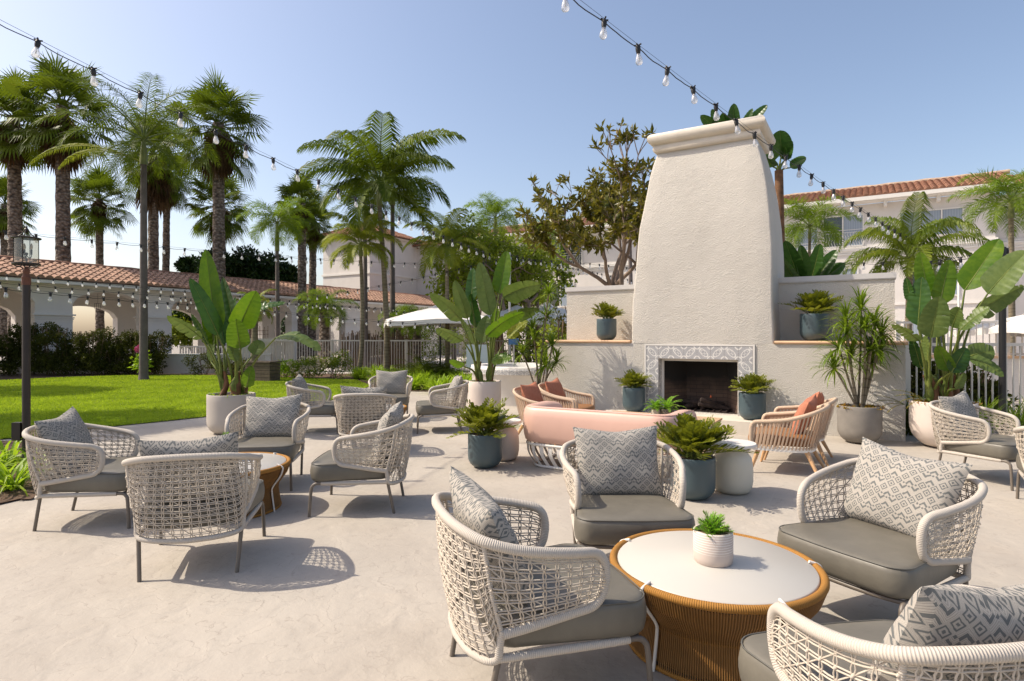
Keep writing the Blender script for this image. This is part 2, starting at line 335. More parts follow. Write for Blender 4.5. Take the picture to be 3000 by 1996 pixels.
        is1 = q.m_('COMPARE', par, 1.0, .1); is2 = q.m_('COMPARE', par, 2.0, .1)
        hookA = q.m_('MAXIMUM', q.m_('ADD', fa, .5), q.m_('ADD', fb, .5)); hookB = q.m_('MAXIMUM', q.m_('SUBTRACT', .5, fa), q.m_('SUBTRACT', .5, fb))
        val = q.m_('ADD', q.m_('MULTIPLY', ring, 2.0), 0.0)
        def sel(m, x, y): return q.m_('ADD', q.m_('MULTIPLY', m, x), q.m_('MULTIPLY', q.m_('SUBTRACT', 1.0, m), y))
        val = sel(is1, hookA, val); val = sel(is2, hookB, val)
        st = q.m_('FRACT', q.m_('MULTIPLY', val, 2.0)); g = q.m_('LESS_THAN', st, .45)
        thin = q.m_('LESS_THAN', q.m_('ABSOLUTE', q.m_('SUBTRACT', q.m_('FRACT', q.m_('MULTIPLY', q.m_('SUBTRACT', st, .45), 3.64)), .5)), .14)
        thin = q.m_('MULTIPLY', q.m_('MULTIPLY', thin, q.m_('SUBTRACT', 1.0, g)), .5); fac = q.m_('MAXIMUM', g, thin)
        wv = q.noise(220, 2, q.coord('UV')); cr = q.mix(q.m_('MULTIPLY', wv, .5), cream, tuple(x*.6 for x in cream))
        q.base(q.mix(fac, cr, q.mix(q.m_('MULTIPLY', wv, .6), grey, tuple(x*.55 for x in grey)))); q.rough(.95); q.spec(.1)
        q.bump(q.m_('ADD', q.m_('MULTIPLY', fac, -.6), wv), .45, .003); return q.m
    M['cloth'] = cloth('pillow_cloth', (.47, .43, .375), (.165, .17, .165), 8.6)
    # fireplace tile: grey leaf scrolls on white, mirrored tile by tile
    q = N('scroll_tile'); s = q.new('ShaderNodeSeparateXYZ'); q.link(q.coord('UV'), s.inputs[0]); U, V = s.outputs[0], s.outputs[1]
    par = q.m_('FLOORED_MODULO', q.m_('ADD', q.m_('FLOOR', U), q.m_('FLOOR', V)), 2.0); fx = q.m_('SUBTRACT', q.m_('FRACT', U), .5); fy = q.m_('SUBTRACT', q.m_('FRACT', V), .5)
    fx = q.m_('MULTIPLY', fx, q.m_('MULTIPLY_ADD', par, -2.0, 1.0)); p = q.m_('ADD', fx, fy); m = q.m_('SUBTRACT', fx, fy)
    el = q.m_('SQRT', q.m_('ADD', q.m_('MULTIPLY', q.m_('MULTIPLY', p, p), .55), q.m_('MULTIPLY', q.m_('MULTIPLY', m, m), 2.2)))
    r1 = q.m_('LESS_THAN', q.m_('ABSOLUTE', q.m_('SUBTRACT', el, .40)), .055); wig = q.m_('MULTIPLY', q.m_('SINE', q.m_('MULTIPLY', p, 13)), .12)
    r2 = q.m_('LESS_THAN', q.m_('ABSOLUTE', q.m_('SUBTRACT', q.m_('ABSOLUTE', m), q.m_('ADD', .10, wig))), .035); r2 = q.m_('MULTIPLY', r2, q.m_('LESS_THAN', el, .36))
    co_ = q.m_('SQRT', q.m_('ADD', q.m_('MULTIPLY', q.m_('SUBTRACT', q.m_('ABSOLUTE', fx), .5), q.m_('SUBTRACT', q.m_('ABSOLUTE', fx), .5)), q.m_('MULTIPLY', q.m_('SUBTRACT', q.m_('ABSOLUTE', fy), .5), q.m_('SUBTRACT', q.m_('ABSOLUTE', fy), .5))))
    r3 = q.m_('LESS_THAN', q.m_('ABSOLUTE', q.m_('SUBTRACT', co_, .22)), .045); dots = q.m_('LESS_THAN', q.m_('ABSOLUTE', q.m_('SINE', q.m_('MULTIPLY', m, 24))), .16); dots = q.m_('MULTIPLY', dots, q.m_('GREATER_THAN', el, .46))
    wh = q.m_('MAXIMUM', q.m_('MAXIMUM', r1, r2), q.m_('MAXIMUM', r3, dots)); gr = q.m_('GREATER_THAN', q.m_('MAXIMUM', q.m_('ABSOLUTE', fx), q.m_('ABSOLUTE', fy)), .488)
    col = q.mix(wh, q.mix(q.noise(9), (.30, .30, .31), (.40, .395, .40)), (.66, .64, .60)); q.base(q.mix(gr, col, (.20, .19, .18))); q.rough(.45); M['scroll'] = q.m
mk_mats()
# ------------------------------------------------------------------ ground, patio, lawn
def flat(name, pts, z, mat, label):
    mb = MB(); mb.poly([(p[0], p[1], z) for p in pts]); return struct(name, mb, mat, label)
flat('ground', [(-400, -60), (400, -60), (400, 900), (-400, 900)], -.012, M['ground'], 'pale earth and paving reaching to the horizon')
patio_edge = [G(-900, 1700), G(0, 1480), G(60, 1468), G(105, 1459), G(128, 1400), G(120, 1340), G(88, 1300), G(0, 1291), G(-700, 1340)]
lawn_edge = [G(-900, 1345), G(0, 1289), G(160, 1271), G(321, 1252), G(460, 1238), G(606, 1222.5), G(740, 1208), G(860, 1194), G(964, 1175), G(1040, 1150), G(1085, 1132)]
def sm(pts, k=5): return crom([Vector((p[0], p[1], 0)) for p in pts], k)
bedline = sm([G(-900, 1700), G(0, 1480), G(60, 1469), G(104, 1459), G(126, 1400), G(112, 1330), G(80, 1302), G(0, 1296), G(-900, 1360)])
le = sm(lawn_edge)
pl = [(-14, -3), (14, -3), (14, 16.5), (2.0, 17), (-1.2, 17.2), (-3.0, 17.6)] + [(p.x, p.y) for p in le[::-1]]
flat('patio', pl, 0.0, M['patio'], 'sunlit cream stamped concrete patio with pale joints')
lf = [G(-900, 1140), G(-100, 1118), G(0, 1116), G(200, 1107), G(400, 1101), G(600, 1101), G(800, 1106), G(960, 1112), G(1046, 1115)]
lawn_poly = [(p.x, p.y) for p in le] + [(p.x, p.y) for p in sm(lf)[::-1]]
flat('lawn', lawn_poly, .012, M['lawn'], 'bright mown lawn curving along the patio')
flat('planting_bed', [(p.x, p.y) for p in bedline], .016, M['soil'], 'bark mulch bed beside the lamp post')
flat('mulch_strip', [(-24, 17), (-11, 19.2), (-5.4, 19.3), (-3.9, 16.5), (-3.0, 15.6), (-1.9, 15.4), (.6, 15.2), (3, 18), (3, 22.8), (-14, 23.0), (-24, 24)], .008, M['soil'], 'dark mulch under the shrubs along the fence')
flat('pool_deck', [(-8, 23.1), (30, 14.0), (40, 30), (0, 44), (-14, 44)], .002, M['pool_deck'], 'pale paving beyond the pool fence')
def inside(p, poly):
    c = False; j = len(poly)-1
    for i in range(len(poly)):
        a, b = poly[i], poly[j]
        if (a[1] > p[1]) != (b[1] > p[1]) and p[0] < (b[0]-a[0])*(p[1]-a[1])/(b[1]-a[1]+1e-12)+a[0]: c = not c
        j = i
    return c
mb = MB(); rg = random.Random(3)
for _ in range(150000):
    Y = 8.2 + 13.5*rg.random()**1.25; X = -.93*Y + rg.random()*(.93*Y-3.4)
    if not inside((X, Y), lawn_poly): continue
    a = rg.random()*6.28; w = .006+.0006*Y; h = .022+.022*rg.random(); dx, dy = math.cos(a)*w, math.sin(a)*w
    lx, ly = (rg.random()-.5)*.03, (rg.random()-.5)*.03
    mb.tri((X-dx, Y-dy, .012), (X+dx, Y+dy, .012), (X+lx, Y+ly, .012+h))
tag(ob('grass', mb, M['grass'], None, False), 'short bright green blades growing all over the lawn', 'grass', kind='stuff')
mb = MB()
for _ in range(2600):
    X = -7.5+3.3*rg.random(); Y = 4.9+3.4*rg.random()
    if not inside((X, Y), [(p.x, p.y) for p in bedline]): continue
    a = rg.random()*3.14; l = .02+.03*rg.random(); w = .006; c, s_ = math.cos(a), math.sin(a); z = .02+.015*rg.random(); t = (rg.random()-.5)*.02
    mb.quad((X-c*l, Y-s_*l, z-t), (X-c*l-s_*w, Y-s_*l+c*w, z), (X+c*l-s_*w, Y+s_*l+c*w, z+t), (X+c*l, Y+s_*l, z+t))
tag(ob('bark_chips', mb, M['twig'], None, False), 'loose bark chips lying in the mulch bed', 'bark chips', kind='stuff')
# ------------------------------------------------------------------ fireplace block, local frame s (along), u (back), z
WA = -31.0; WC = Vector((5.41, 8.165, 0)); WD = Vector((math.cos(R(WA)), math.sin(R(WA)), 0)); WB = Vector((-math.sin(R(WA)), math.cos(R(WA)), 0))
def W(s, u, z=0): return WC + WD*s + WB*u + Vector((0, 0, z))
fp = thing('outdoor_fireplace', 'tall tapering cream stucco fireplace with tiled opening and stepped side walls', 'fireplace', WC, R(WA))
LE, LZ = -5.54, 1.33
mb = MB()
def wob(rg, a): return (rg.random()-.5)*a
# front wall as a fine grid with the opening left out, so plaster waves show
xs = [LE, -4.7, -3.93, -3.453, -2.193, -1.675, -.9, 0]; 
for a, b in ((LE, -3.453), (-2.193, 0)): mb.box(a, b, 0, .75, -.02, LZ)
mb.box(-3.453, -2.193, .0, .75, 1.097, LZ); mb.box(-3.453, -2.193, .85, .95, -.02, LZ)
mb.box(LE, -3.9, .75, .97, -.02, LZ); mb.box(-1.7, 0, .75, .97, -.02, LZ); mb.box(-3.453, -2.193, 0, .75, -.02, .2)
ob('base_wall', mb, M['stucco'], fp, False)
for s0, s1 in ((LE+.03, -3.86), (-1.74, -.10)):
    mb = MB(); mb.box(s0, s1, .75, .97, LZ, 2.33); ob('side_wall', mb, M['stucco'], fp, False)
    mb = MB(); mb.box(s0-.02, s1+.02, .72, 1.0, 2.32, 2.40); mb.box(s0-.015, s1+.015, .728, .99, 2.305, 2.32); ob('coping', mb, M['coping'], fp, False)
for s0, s1 in ((LE-.03, -3.945), (-1.66, .03)):
    mb = MB(); n = 10; r = .026
    rows = []
    for s in [s0 + (s1-s0)*i/24 for i in range(25)]:
        rows.append([(s, -.018 + r*math.cos(t)*-1, LZ+.024 + r*math.sin(t)) for t in [-math.pi/2 + math.pi*k/n for k in range(n+1)]] + [(s, .745, LZ+.05)])
    rows = [[(s, .0-.03*math.cos(t), LZ+.022+.026*math.sin(t)) for t in [-math.pi/2+math.pi*k/n for k in range(n+1)]]+[(s, .745, LZ+.048)] for s in [s0+(s1-s0)*i/24 for i in range(25)]]
    mb.grid(rows); mb.poly(rows[0][::-1]); mb.poly(rows[-1]); ob('terracotta_ledge', mb, M['ledge'], fp, True, 40)
# chimney: half width by height
prof = [(LZ+.0, 1.128), (1.6, 1.123), (2.0, 1.112), (2.4, 1.095), (2.87, 1.075), (3.3, 1.043), (3.77, .978), (4.2, .905), (4.45, .845), (4.62, .80)]
mb = MB(); rows = []
cs = -2.80
for z, hw in prof:
    e = 1.128-hw; sc_ = cs + e*.12 + .025*math.sin(math.pi*min(1, max(0, (z-2.2)/2.3))); y0, y1 = e*.95, 1.55-e*.9; rr = .035; ring = []
    for (cx, cy, a0) in ((sc_+hw-rr, y0+rr, -90), (sc_+hw-rr, y1-rr, 0), (sc_-hw+rr, y1-rr, 90), (sc_-hw+rr, y0+rr, 180)):
        for k in range(4): a = R(a0+30*k); ring.append((cx+rr*math.cos(a), cy+rr*math.sin(a), z))
    full = []
    for i in range(len(ring)):
        a, b = Vector(ring[i]), Vector(ring[(i+1) % len(ring)])
        n_ = 8 if (a-b).length > .3 else 1
        full += [a.lerp(b, t/n_) for t in range(n_)]
    rows.append(full)
rows2 = []
for a, b in zip(rows, rows[1:]):
    for k in range(3): rows2.append([p.lerp(q, k/3) for p, q in zip(a, b)])
rows2.append(rows[-1]); mb.grid(rows2, closeu=True)
for i, p in enumerate(mb.v):
    mb.v[i] = Vector(p) + Vector((math.sin(p[2]*5+p[0]*3), math.cos(p[2]*4+p[0]*4), 0))*.005
ob('chimney_stack', mb, M['stucco'], fp, True, 50)
mb = MB()
def ringsect(secs):
    rws = []
    for z, o in secs:
        hw = .80+o; y0, y1 = .30-o, 1.26+o; c = cs+.04
        rws.append([(c-hw, y0, z), (c, y0, z), (c+hw, y0, z), (c+hw, (y0+y1)/2, z), (c+hw, y1, z), (c, y1, z), (c-hw, y1, z), (c-hw, (y0+y1)/2, z)])
    return rws
sec = [(4.60, -.02), (4.60, .03), (4.62, .055), (4.66, .068), (4.70, .06), (4.725, .045), (4.735, .06), (4.745, .095), (4.77, .125), (4.81, .142), (4.85, .142), (4.89, .125), (4.915, .095), (4.92, .05), (4.92, -.15)]
mb.grid(ringsect(sec), closeu=True); mb.poly(ringsect([sec[-1]])[0])
ob('chimney_cap', mb, M['cap'], fp, True, 55)
# tile surround (8 x 8-ish tiles of 0.21 m), raised 15 mm
mb = MB(); T = .2113; TL = -3.659; y = -.014
def tq(s0, s1, z0, z1, yy, u0, v0):
    w, h = (s1-s0)/T, (z1-z0)/T; mb.quad((s0, yy, z0), (s1, yy, z0), (s1, yy, z1), (s0, yy, z1), [(u0, v0), (u0+w, v0), (u0+w, v0+h), (u0, v0+h)])
zt = 1.288
for k in range(8): tq(TL+k*T, TL+(k+1)*T, zt-T, zt, y, k, 5)
for k in range(5):
    for s0, u in ((TL, 0), (TL+7*T, 7)): tq(s0, s0+T, zt-T*(k+2), zt-T*(k+1), y, u, 4-k)
si0, si1, zi = TL+T, TL+7*T, zt-T; dp = .16
mb.quad((si0, y, .2), (si0, dp, .2), (si0, dp, zi), (si0, y, zi), [(0, 0), (.76, 0), (.76, 4.2), (0, 4.2)]); mb.quad((si1, dp, .2), (si1, y, .2), (si1, y, zi), (si1, dp, zi), [(0, 0), (.76, 0), (.76, 4.2), (0, 4.2)])
mb.quad((si0, y, zi), (si0, dp, zi), (si1, dp, zi), (si1, y, zi), [(0, 0), (0, .76), (6, .76), (6, 0)])
ob('tile_surround', mb, M['scroll'], fp, False)
mb = MB()
for a in ((TL-.025, TL-.003, -.018, .01, .2, zt+.028), (TL+8*T+.003, TL+8*T+.03, -.018, .01, .2, zt+.028), (TL-.003, TL+8*T+.003, -.018, .01, zt+.003, zt+.028),
          (si0+.002, si0+.04, dp, dp+.03, .2, zi-.002), (si1-.04, si1-.002, dp, dp+.03, .2, zi-.002), (si0+.04, si1-.04, dp, dp+.03, zi-.042, zi-.003)): mb.box(*a)
ob('tile_edging', mb, M['trim'], fp, False)
mb = MB(); a0, a1, b0, b1 = -3.43, -2.21, -3.16, -2.48   # firebox splayed inward
mb.quad((a0, .19, .2), (b0, .68, .2), (b0, .68, 1.09), (a0, .19, 1.09)); mb.quad((b0, .68, .2), (b1, .68, .2), (b1, .68, 1.09), (b0, .68, 1.09)); mb.quad((b1, .68, .2), (a1, .19, .2), (a1, .19, 1.09), (b1, .68, 1.09))
mb.quad((a0, .19, 1.09), (b0, .68, 1.09), (b1, .68, 1.09), (a1, .19, 1.09)); mb.quad((a0, .19, .205), (a1, .19, .205), (b1, .68, .205), (b0, .68, .205))
ob('firebox', mb, M['firebox'], fp, False)
mb = MB(); mb.box(-4.25, -1.52, -.62, -.003, -.01, .20); ob('hearth', mb, M['cap'], fp, False)
fire = thing('log_fire', 'charred logs on the grate with small red flames', 'log fire', W(-2.82, .40, .21), R(WA))
rg = random.Random(5)
for k in range(13):
    mb = MB(); a = rg.random()*3.1; l = .12+.16*rg.random(); c = Vector((wob(rg, .55), wob(rg, .2), .03+.14*rg.random()*(k/13+.2))); d = Vector((math.cos(a), math.sin(a)*.5, wob(rg, .4)))*l
    mb.tube([c-d, c-d*.3+Vector((0, 0, .01)), c+d*.4, c+d], [.035, .045, .04, .03], 7); ob('log', mb, M['log'], fire)
mb = MB(); mb.box(-.42, .42, -.14, .16, -.005, .012)
for k in range(9): mb.box(-.4+.1*k, -.385+.1*k, -.16, .14, .012, .03)
ob('grate', mb, M['log'], fire, False)
mb = MB()
for x, z, h in ((.13, .21, .05),): mb.lathe([(.001, 0), (.014, h*.3), (.008, h*.7), (.001, h)], 6, (x, 0, z))
ob('flame', mb, M['ember'], fire)
# ------------------------------------------------------------------ barrel tile roof
def tile_roof(mb, L, run, rise, x0=0.0, pitch=.29, course=.36, amp=.055, seed=1, hipA=0.0, hipB=0.0):
    rg = random.Random(seed); sl = math.hypot(run, rise); n = max(2, int(sl/course)); cs_, sn = run/sl, rise/sl
    nt = int(L/pitch)
    for c in range(n):
        d0, d1 = sl*c/n, sl*(c+1)/n + .05
        for t in range(nt):
            xa = t*pitch; f0 = d0/sl
            if xa < hipA*f0 or xa+pitch > L-hipB*f0: continue
            jz = (rg.random()-.5)*.012; jy = (rg.random()-.5)*.02; ra, rb = [], []
            for k in range(7):
                a = k/6; x = x0 + xa + a*pitch; q = abs(math.sin(math.pi*a))**.75*amp*2 if True else 0
                for row, d, lift in ((ra, d0+jy, .045), (rb, d1+jy, .0)):
                    zz = q + lift + jz; row.append((x, d*cs_ - zz*sn, d*sn + zz*cs_))
            mb.grid([ra, rb])
            mb.poly([ra[0]] + [(p[0], p[1]+.004, p[2]-.03) for p in (ra[0], ra[-1])] + ra[::-1][:-1][:6])
    mb.quad((x0, -.02, -.03), (x0+L, -.02, -.03), (x0+L-hipB, run, rise-.02), (x0+hipA, run, rise-.02))
# ------------------------------------------------------------------ arcade (covered walk) on the left
AP = Vector((-17.9, 24.0, 0)); AD = Vector((.511, .8595, 0)).normalized()
arc = thing('arcade', 'long white covered walk with arches, moulded pillar tops and a terracotta tile roof', 'building', AP, math.atan2(AD.y, AD.x))
# local x along, local +y = left/back
PB, PW, S0, NB = 4.0, 1.28, -1.15-4.0*2, 9
SPR, RISE, TOP = 2.76, .56, 3.72
def arch_wall(mb, y0, y1, xlist, z_top, aw, spr, rise):
    for (xa, kind, xb) in xlist:
        if kind == 'pier': mb.box(xa, xb, y0, y1, -.3, z_top)
        else:
            n = 16; pts = []
            for k in range(n+1):
                x = xa + (xb-xa)*k/n; q = (2*k/n-1); pts.append((x, spr + rise*math.sqrt(max(0, 1-q*q))**1.15))
            for (x, z), (x2, z2) in zip(pts, pts[1:]):
                mb.quad((x, y0, z), (x2, y0, z2), (x2, y0, z_top), (x, y0, z_top)); mb.quad((x2, y1, z2), (x, y1, z), (x, y1, z_top), (x2, y1, z_top)); mb.quad((x, y1, z), (x2, y1, z2), (x2, y0, z2), (x, y0, z))
            mb.quad((xa, y0, z_top), (xb, y0, z_top), (xb, y1, z_top), (xa, y1, z_top))
lst = []
for k in range(NB):
    a = S0 + k*PB; lst += [(a, 'pier', a+PW), (a+PW, 'arch', a+PB)]
X1 = S0 + NB*PB; lst.append((X1, 'pier', X1+PW)); X1 += PW
mb = MB(); arch_wall(mb, 0, .55, lst, TOP-.1, 0, SPR, RISE); ob('front_arches', mb, M['stucco_arc'], arc, False)
mb = MB(); arch_wall(mb, 3.3, 3.75, [(a+.55 if k == 'pier' else a+.55, k, b+.55) for a, k, b in lst], TOP-.1, 0, 2.3, .55); ob('rear_arches', mb, M['stucco_arc'], arc, False)
for k in range(NB+1):
    mb = MB(); a = S0+k*PB; e = .02
    for z, o in ((2.30, .085), (2.20, .05), (2.14, .03), (2.06, .015)):
        mb.box(a-o, a+PW+o, -o, .55+o, z-.03, z+.03 if z > 2.25 else z+.012)
    ob('pillar_moulding', mb, M['trim'], arc, False)
mb = MB(); mb.box(S0, X1, -.06, 0, 3.40, 3.48); mb.box(S0, X1, -.10, 0, 3.48, 3.52); ob('band_moulding', mb, M['trim'], arc, False)
mb = MB(); mb.box(S0, X1+.3, -.55, -.43, 3.50, 3.62); mb.box(S0, X1, -.43, 3.75, 3.62, 3.66); ob('eave_board', mb, M['trim'], arc, False)
mb = MB(); tile_roof(mb, X1-S0+.4, 2.55, .85, S0, seed=4, hipB=2.4); 
for i, v in enumerate(mb.v): mb.v[i] = (v[0], v[1]-.55, v[2]+3.66)
ob('tile_roof', mb, M['tilepale'], arc, False)
mb = MB(); mb.tube([(S0+i*.5, 2.0, 4.56+.012*math.sin(i*2.1)) for i in range(int((X1-S0-2.0)/.5))], .11, 8)
mb.quad((S0, 2.0, 4.5), (X1-2.1, 2.0, 4.5), (X1-.2, 4.3, 3.66), (S0, 4.3, 3.66)); ob('roof_ridge', mb, M['tilered'], arc, True)
for k in range(NB-1):
    mb = MB(); x = S0+PW+1.36+k*PB
    for (a, b) in ((0, 0), (.16, 0), (0, .16), (.16, .16)): mb.box(x+a-.09, x+a-.08, .9+b, .91+b, 2.62, 2.86)
    for z in (2.62, 2.86): mb.box(x-.09, x+.08, .9, 1.07, z, z+.01)
    mb.tube([(x, .98, 3.3), (x, .98, 2.87)], .006, 5); tag(ob('hanging_lantern', mb, M['black'], None, False), None, None)
    o = bpy.data.objects['hanging_lantern' if k == 0 else 'hanging_lantern.%03d' % k]; o.matrix_world = Matrix.Translation(AP) @ Matrix.Rotation(math.atan2(AD.y, AD.x), 4, 'Z')
    tag(o, 'small square iron lantern in the %s arch of the covered walk' % ('hidden leftmost', 'cut off', 'first full', 'second full', 'third full', 'fourth full', 'fifth full', 'sixth full')[k], 'lantern', 'lanterns hanging in the arches of the covered walk')
# ------------------------------------------------------------------ window helper, local wall frame: x along, y outward = -y
def window(par, x, z, w, h, panes=2, yy=0.0, curtain=(), muntin=False):
    f = MB(); t = .06
    f.box(x-.0, x+t, yy-.07, yy+.02, z, z+h); f.box(x+w-t, x+w, yy-.07, yy+.02, z, z+h); f.box(x+t, x+w-t, yy-.07, yy+.02, z+h-t, z+h); f.box(x+t, x+w-t, yy-.09, yy+.02, z, z+t)
    for k in range(1, panes): xx = x+w*k/panes; f.box(xx-.035, xx+.035, yy-.06, yy+.02, z+t, z+h-t)
    if muntin:
        for k in range(1, 4): f.box(x+t, x+w-t, yy-.045, yy-.03, z+h*k/4-.012, z+h*k/4+.012)
        for k in range(panes*2):
            if k % 2: f.box(x+w*k/(panes*2)-.012, x+w*k/(panes*2)+.012, yy-.047, yy-.028, z+t, z+h-t)
    fo = ob('window', f, M['trim'], par, False)
    g = MB(); g.quad((x+t, yy-.015, z+t), (x+w-t, yy-.015, z+t), (x+w-t, yy-.015, z+h-t), (x+t, yy-.015, z+h-t)); ob('pane', g, M['glass'], fo, False)
    for k in curtain:
        c = MB(); a = x+w*k/panes+.05; b = x+w*(k+1)/panes-.05
        c.quad((a, yy-.022, z+t), (b, yy-.022, z+t), (b, yy-.022, z+h-t), (a, yy-.022, z+h-t)); ob('curtain', c, M['curtain'], fo, False)
    return fo
def rail(par, x, z, w, h=1.0, yy=-.22):
    mb = MB()
    for zz in (z, z+h, z+h-.14): mb.tube([(x, yy, zz), (x+w, yy, zz)], .014, 5)
    n = int(w/.13)
    for k in range(n+1):
        xx = x+w*k/n; mb.tube([(xx+.03*math.sin(j*1.25), yy, z+(h-.14)*j/10) for j in range(11)], .009, 4)
    return ob('balcony_rail', mb, M['iron'], par)
# ------------------------------------------------------------------ hotel wing on the right, parallel to the fireplace
HP = Vector((19.6, 32.0, 0))
hw = thing('hotel_wing', 'three storey cream hotel wing with red tile roof and guest room windows', 'building', HP, R(WA))
mb = MB(); mb.box(-25, 5.05, 0, 10, -.3, 8.6); mb.box(5.05, 17, 1.1, 10, -.3, 8.6); ob('wall', mb, M['stucco_far'], hw, False)
mb = MB(); mb.box(-25.6, 5.6, -.75, .0, 8.62, 8.72); mb.box(5.6, 17.5, .35, 1.1, 8.62, 8.72); mb.box(-25.6, 5.6, -.88, -.75, 8.66, 8.86); mb.box(5.6, 17.5, .22, .35, 8.66, 8.86); ob('gutter', mb, M['trim'], hw, False)
for k in range(12):
    x = -22.6+2.25*k*1.02
    mb = MB(); mb.box(x, x+.16, -.55, 0, 8.34, 8.62); ob('roof_bracket', mb, M['trim'], hw, False)
mb = MB(); tile_roof(mb, 31.5, 3.4, 1.15, -25.8, seed=9, course=.40, pitch=.30)
for i, v in enumerate(mb.v): mb.v[i] = (v[0], v[1]-.85, v[2]+8.86)
n0 = len(mb.v); tile_roof(mb, 12, 3.4, 1.15, 5.75, seed=10, course=.40, pitch=.30)
for i in range(n0, len(mb.v)): v = mb.v[i]; mb.v[i] = (v[0], v[1]+.25, v[2]+8.86)
ob('tile_roof', mb, M['tilered'], hw, False)
mb = MB(); mb.tube([(-25.8+i*.6, 2.55, 10.06+.02*math.sin(i*2.3)) for i in range(54)], .12, 7); ob('ridge_tiles', mb, M['mortar'], hw)
mb = MB()
for z, o in ((6.28, .10), (6.16, .16), (6.06, .10), (5.95, .06)): mb.box(-25, 5.05+o, -o, 0, z-.05, z+.05); mb.box(5.05+o, 17, 1.1-o, 1.1, z-.05, z+.05)
mb.box(-25, 5.1, -.08, 0, 3.1, 3.25); ob('string_course', mb, M['trim'], hw, False)
window(hw, 1.05, 6.62, 2.75, 1.38, 3, 0, (0, 1, 2)); window(hw, -2.55, 6.35, 2.0, 1.75, 2, 0, (1,)); rail(hw, -2.6, 6.3, 2.1, .95); window(hw, -4.0, 5.75, 1.25, 1.8, 1, 0, (0,)); rail(hw, -4.05, 5.7, 1.35, .95)
window(hw, 6.4, 6.35, 2.4, 1.9, 2, 1.1, (1,)); rail(hw, 6.3, 6.3, 2.6, 1.0, .85); window(hw, 10.5, 6.35, 2.4, 1.6, 2, 1.1, (0,))
window(hw, -19.8, 6.3, 2.6, 1.75, 3, 0, (0,)); rail(hw, -19.8, 6.25, 2.6, .95); window(hw, -12.8, 6.3, 2.4, 1.75, 2, 0, (1,)); rail(hw, -12.8, 6.25, 2.4, .95); window(hw, -8.6, 6.3, 2.4, 1.75, 2, 0, (0,))
for x in (-20, -13, -8.6, -3, 1.4, 6.6, 11): window(hw, x, 3.5, 2.2, 1.7, 2, 1.1 if x > 5 else 0, (1,))
for x in (-20, -13, -8.6, -3.4, 1.2, 6.6, 9.6, 12.4): window(hw, x, .1, 1.9, 2.2, 2, 1.1 if x > 5 else 0, (0,))
# ------------------------------------------------------------------ hotel tower in the middle distance
TP = P(1083, 985, 46.0); TP.z = 0
tw = thing('hotel_tower', 'plain cream hotel block with low hipped tile roof rising behind the covered walk', 'building', TP, R(WA))
mb = MB(); mb.box(-5.2, 0, 0, 5.6, -.3, 9.3); mb.box(-.6, 7.5, 5.6, 14, -.3, 8.9); mb.box(7.5, 20, 9.5, 18, -.3, 8.4); ob('wall', mb, M['stucco_far'], tw, False)
mb = MB()
for z in (6.3,): mb.box(-5.28, .08, -.08, 0, z, z+.16); mb.box(0, .08, 0, 5.6, z, z+.16); mb.box(.08, 7.58, 5.52, 5.6, z, z+.16); 
mb.box(-5.6, .4, -.4, 6, 9.3, 9.42); mb.box(.4, 8, 5.2, 14.2, 8.9, 9.02); mb.box(8, 20.4, 9.1, 18.2, 8.4, 8.52); ob('cornice', mb, M['trim'], tw, False)
def hip(mb, x0, x1, y0, y1, z, h, seed):
    cx, cy = (x0+x1)/2, (y0+y1)/2; half = min(x1-x0, y1-y0)/2
    for (ox, oy, ang, L) in ((x0, y0, 0, x1-x0), (x1, y0, 90, y1-y0)):
        t = MB(); tile_roof(t, L, half, h, 0, seed=seed, course=.42, pitch=.31, hipA=half, hipB=half); m = Matrix.Translation((ox, oy, z)) @ Matrix.Rotation(R(ang), 4, 'Z')
        n = len(mb.v); mb.v += [m @ Vector(p) for p in t.v]; mb.f += [tuple(n+k for k in f) for f in t.f]; mb.uv += t.uv
    mb.poly([(x0, y0, z), (x0+half, y0+half, z+h), (x0, y1, z)]) ; mb.poly([(x0, y1, z), (x0+half, y0+half, z+h), (x1-half, y1-half, z+h), (x1, y1, z)])
    for a, b in (((x0, y0, z+.1), (x0+half, y0+half, z+h+.1)), ((x1, y0, z+.1), (x1-half, y0+half, z+h+.1)), ((x0+half, y0+half, z+h+.1), (x1-half, y1-half, z+h+.1))): mb.tube([a, b], .12, 6)
mb = MB(); hip(mb, -5.8, .6, -.6, 6.2, 9.42, 1.35, 2); hip(mb, -.6, 8.2, 5.0, 14.4, 9.02, 1.5, 3); hip(mb, 7.4, 20.6, 8.9, 18.4, 8.52, 1.5, 5); ob('tile_roof', mb, M['tilered'], tw, False)
window(tw, 4.7, 3.75, 1.7, 2.2, 2, 5.6, (), True); window(tw, 4.9, 7.0, 1.4, 1.5, 2, 5.6, (), True); window(tw, -2.4, 3.9, 1.1, .5, 1, 0)
# ------------------------------------------------------------------ fences
def fence(name, A, B, h, n, label, zb=.08, mid=None):
    L = (B-A).length; t = thing(name, label, 'fence', A, math.atan2((B-A).y, (B-A).x)); mb = MB()
    mb.box(0, L, -.02, .02, h-.05, h); mb.box(0, L, -.018, .018, zb, zb+.04)
    if mid: mb.box(0, L, -.018, .018, mid, mid+.035)
    for k in range(n): x = L*(k+.5)/n; mb.box(x-.009, x+.009, -.009, .009, zb+.04, h-.05)
    ob('railing_panel', mb, M['fence'], t, False)
    m = max(1, int(L/2.4))
    for k in range(m+1):
        mb = MB(); x = L*k/m; mb.box(x-.032, x+.032, -.032, .032, -.05, h+.015); ob('post', mb, M['fence'], t, False)
    return t
FA = P(760, 985, 23); FA.z = 0; FB = P(1640, 985, 22.0); FB.z = 0
fence('pool_fence', FA, FB, 1.30, 112, 'cream metal pool fence behind the rose and palm bushes left of the fireplace')
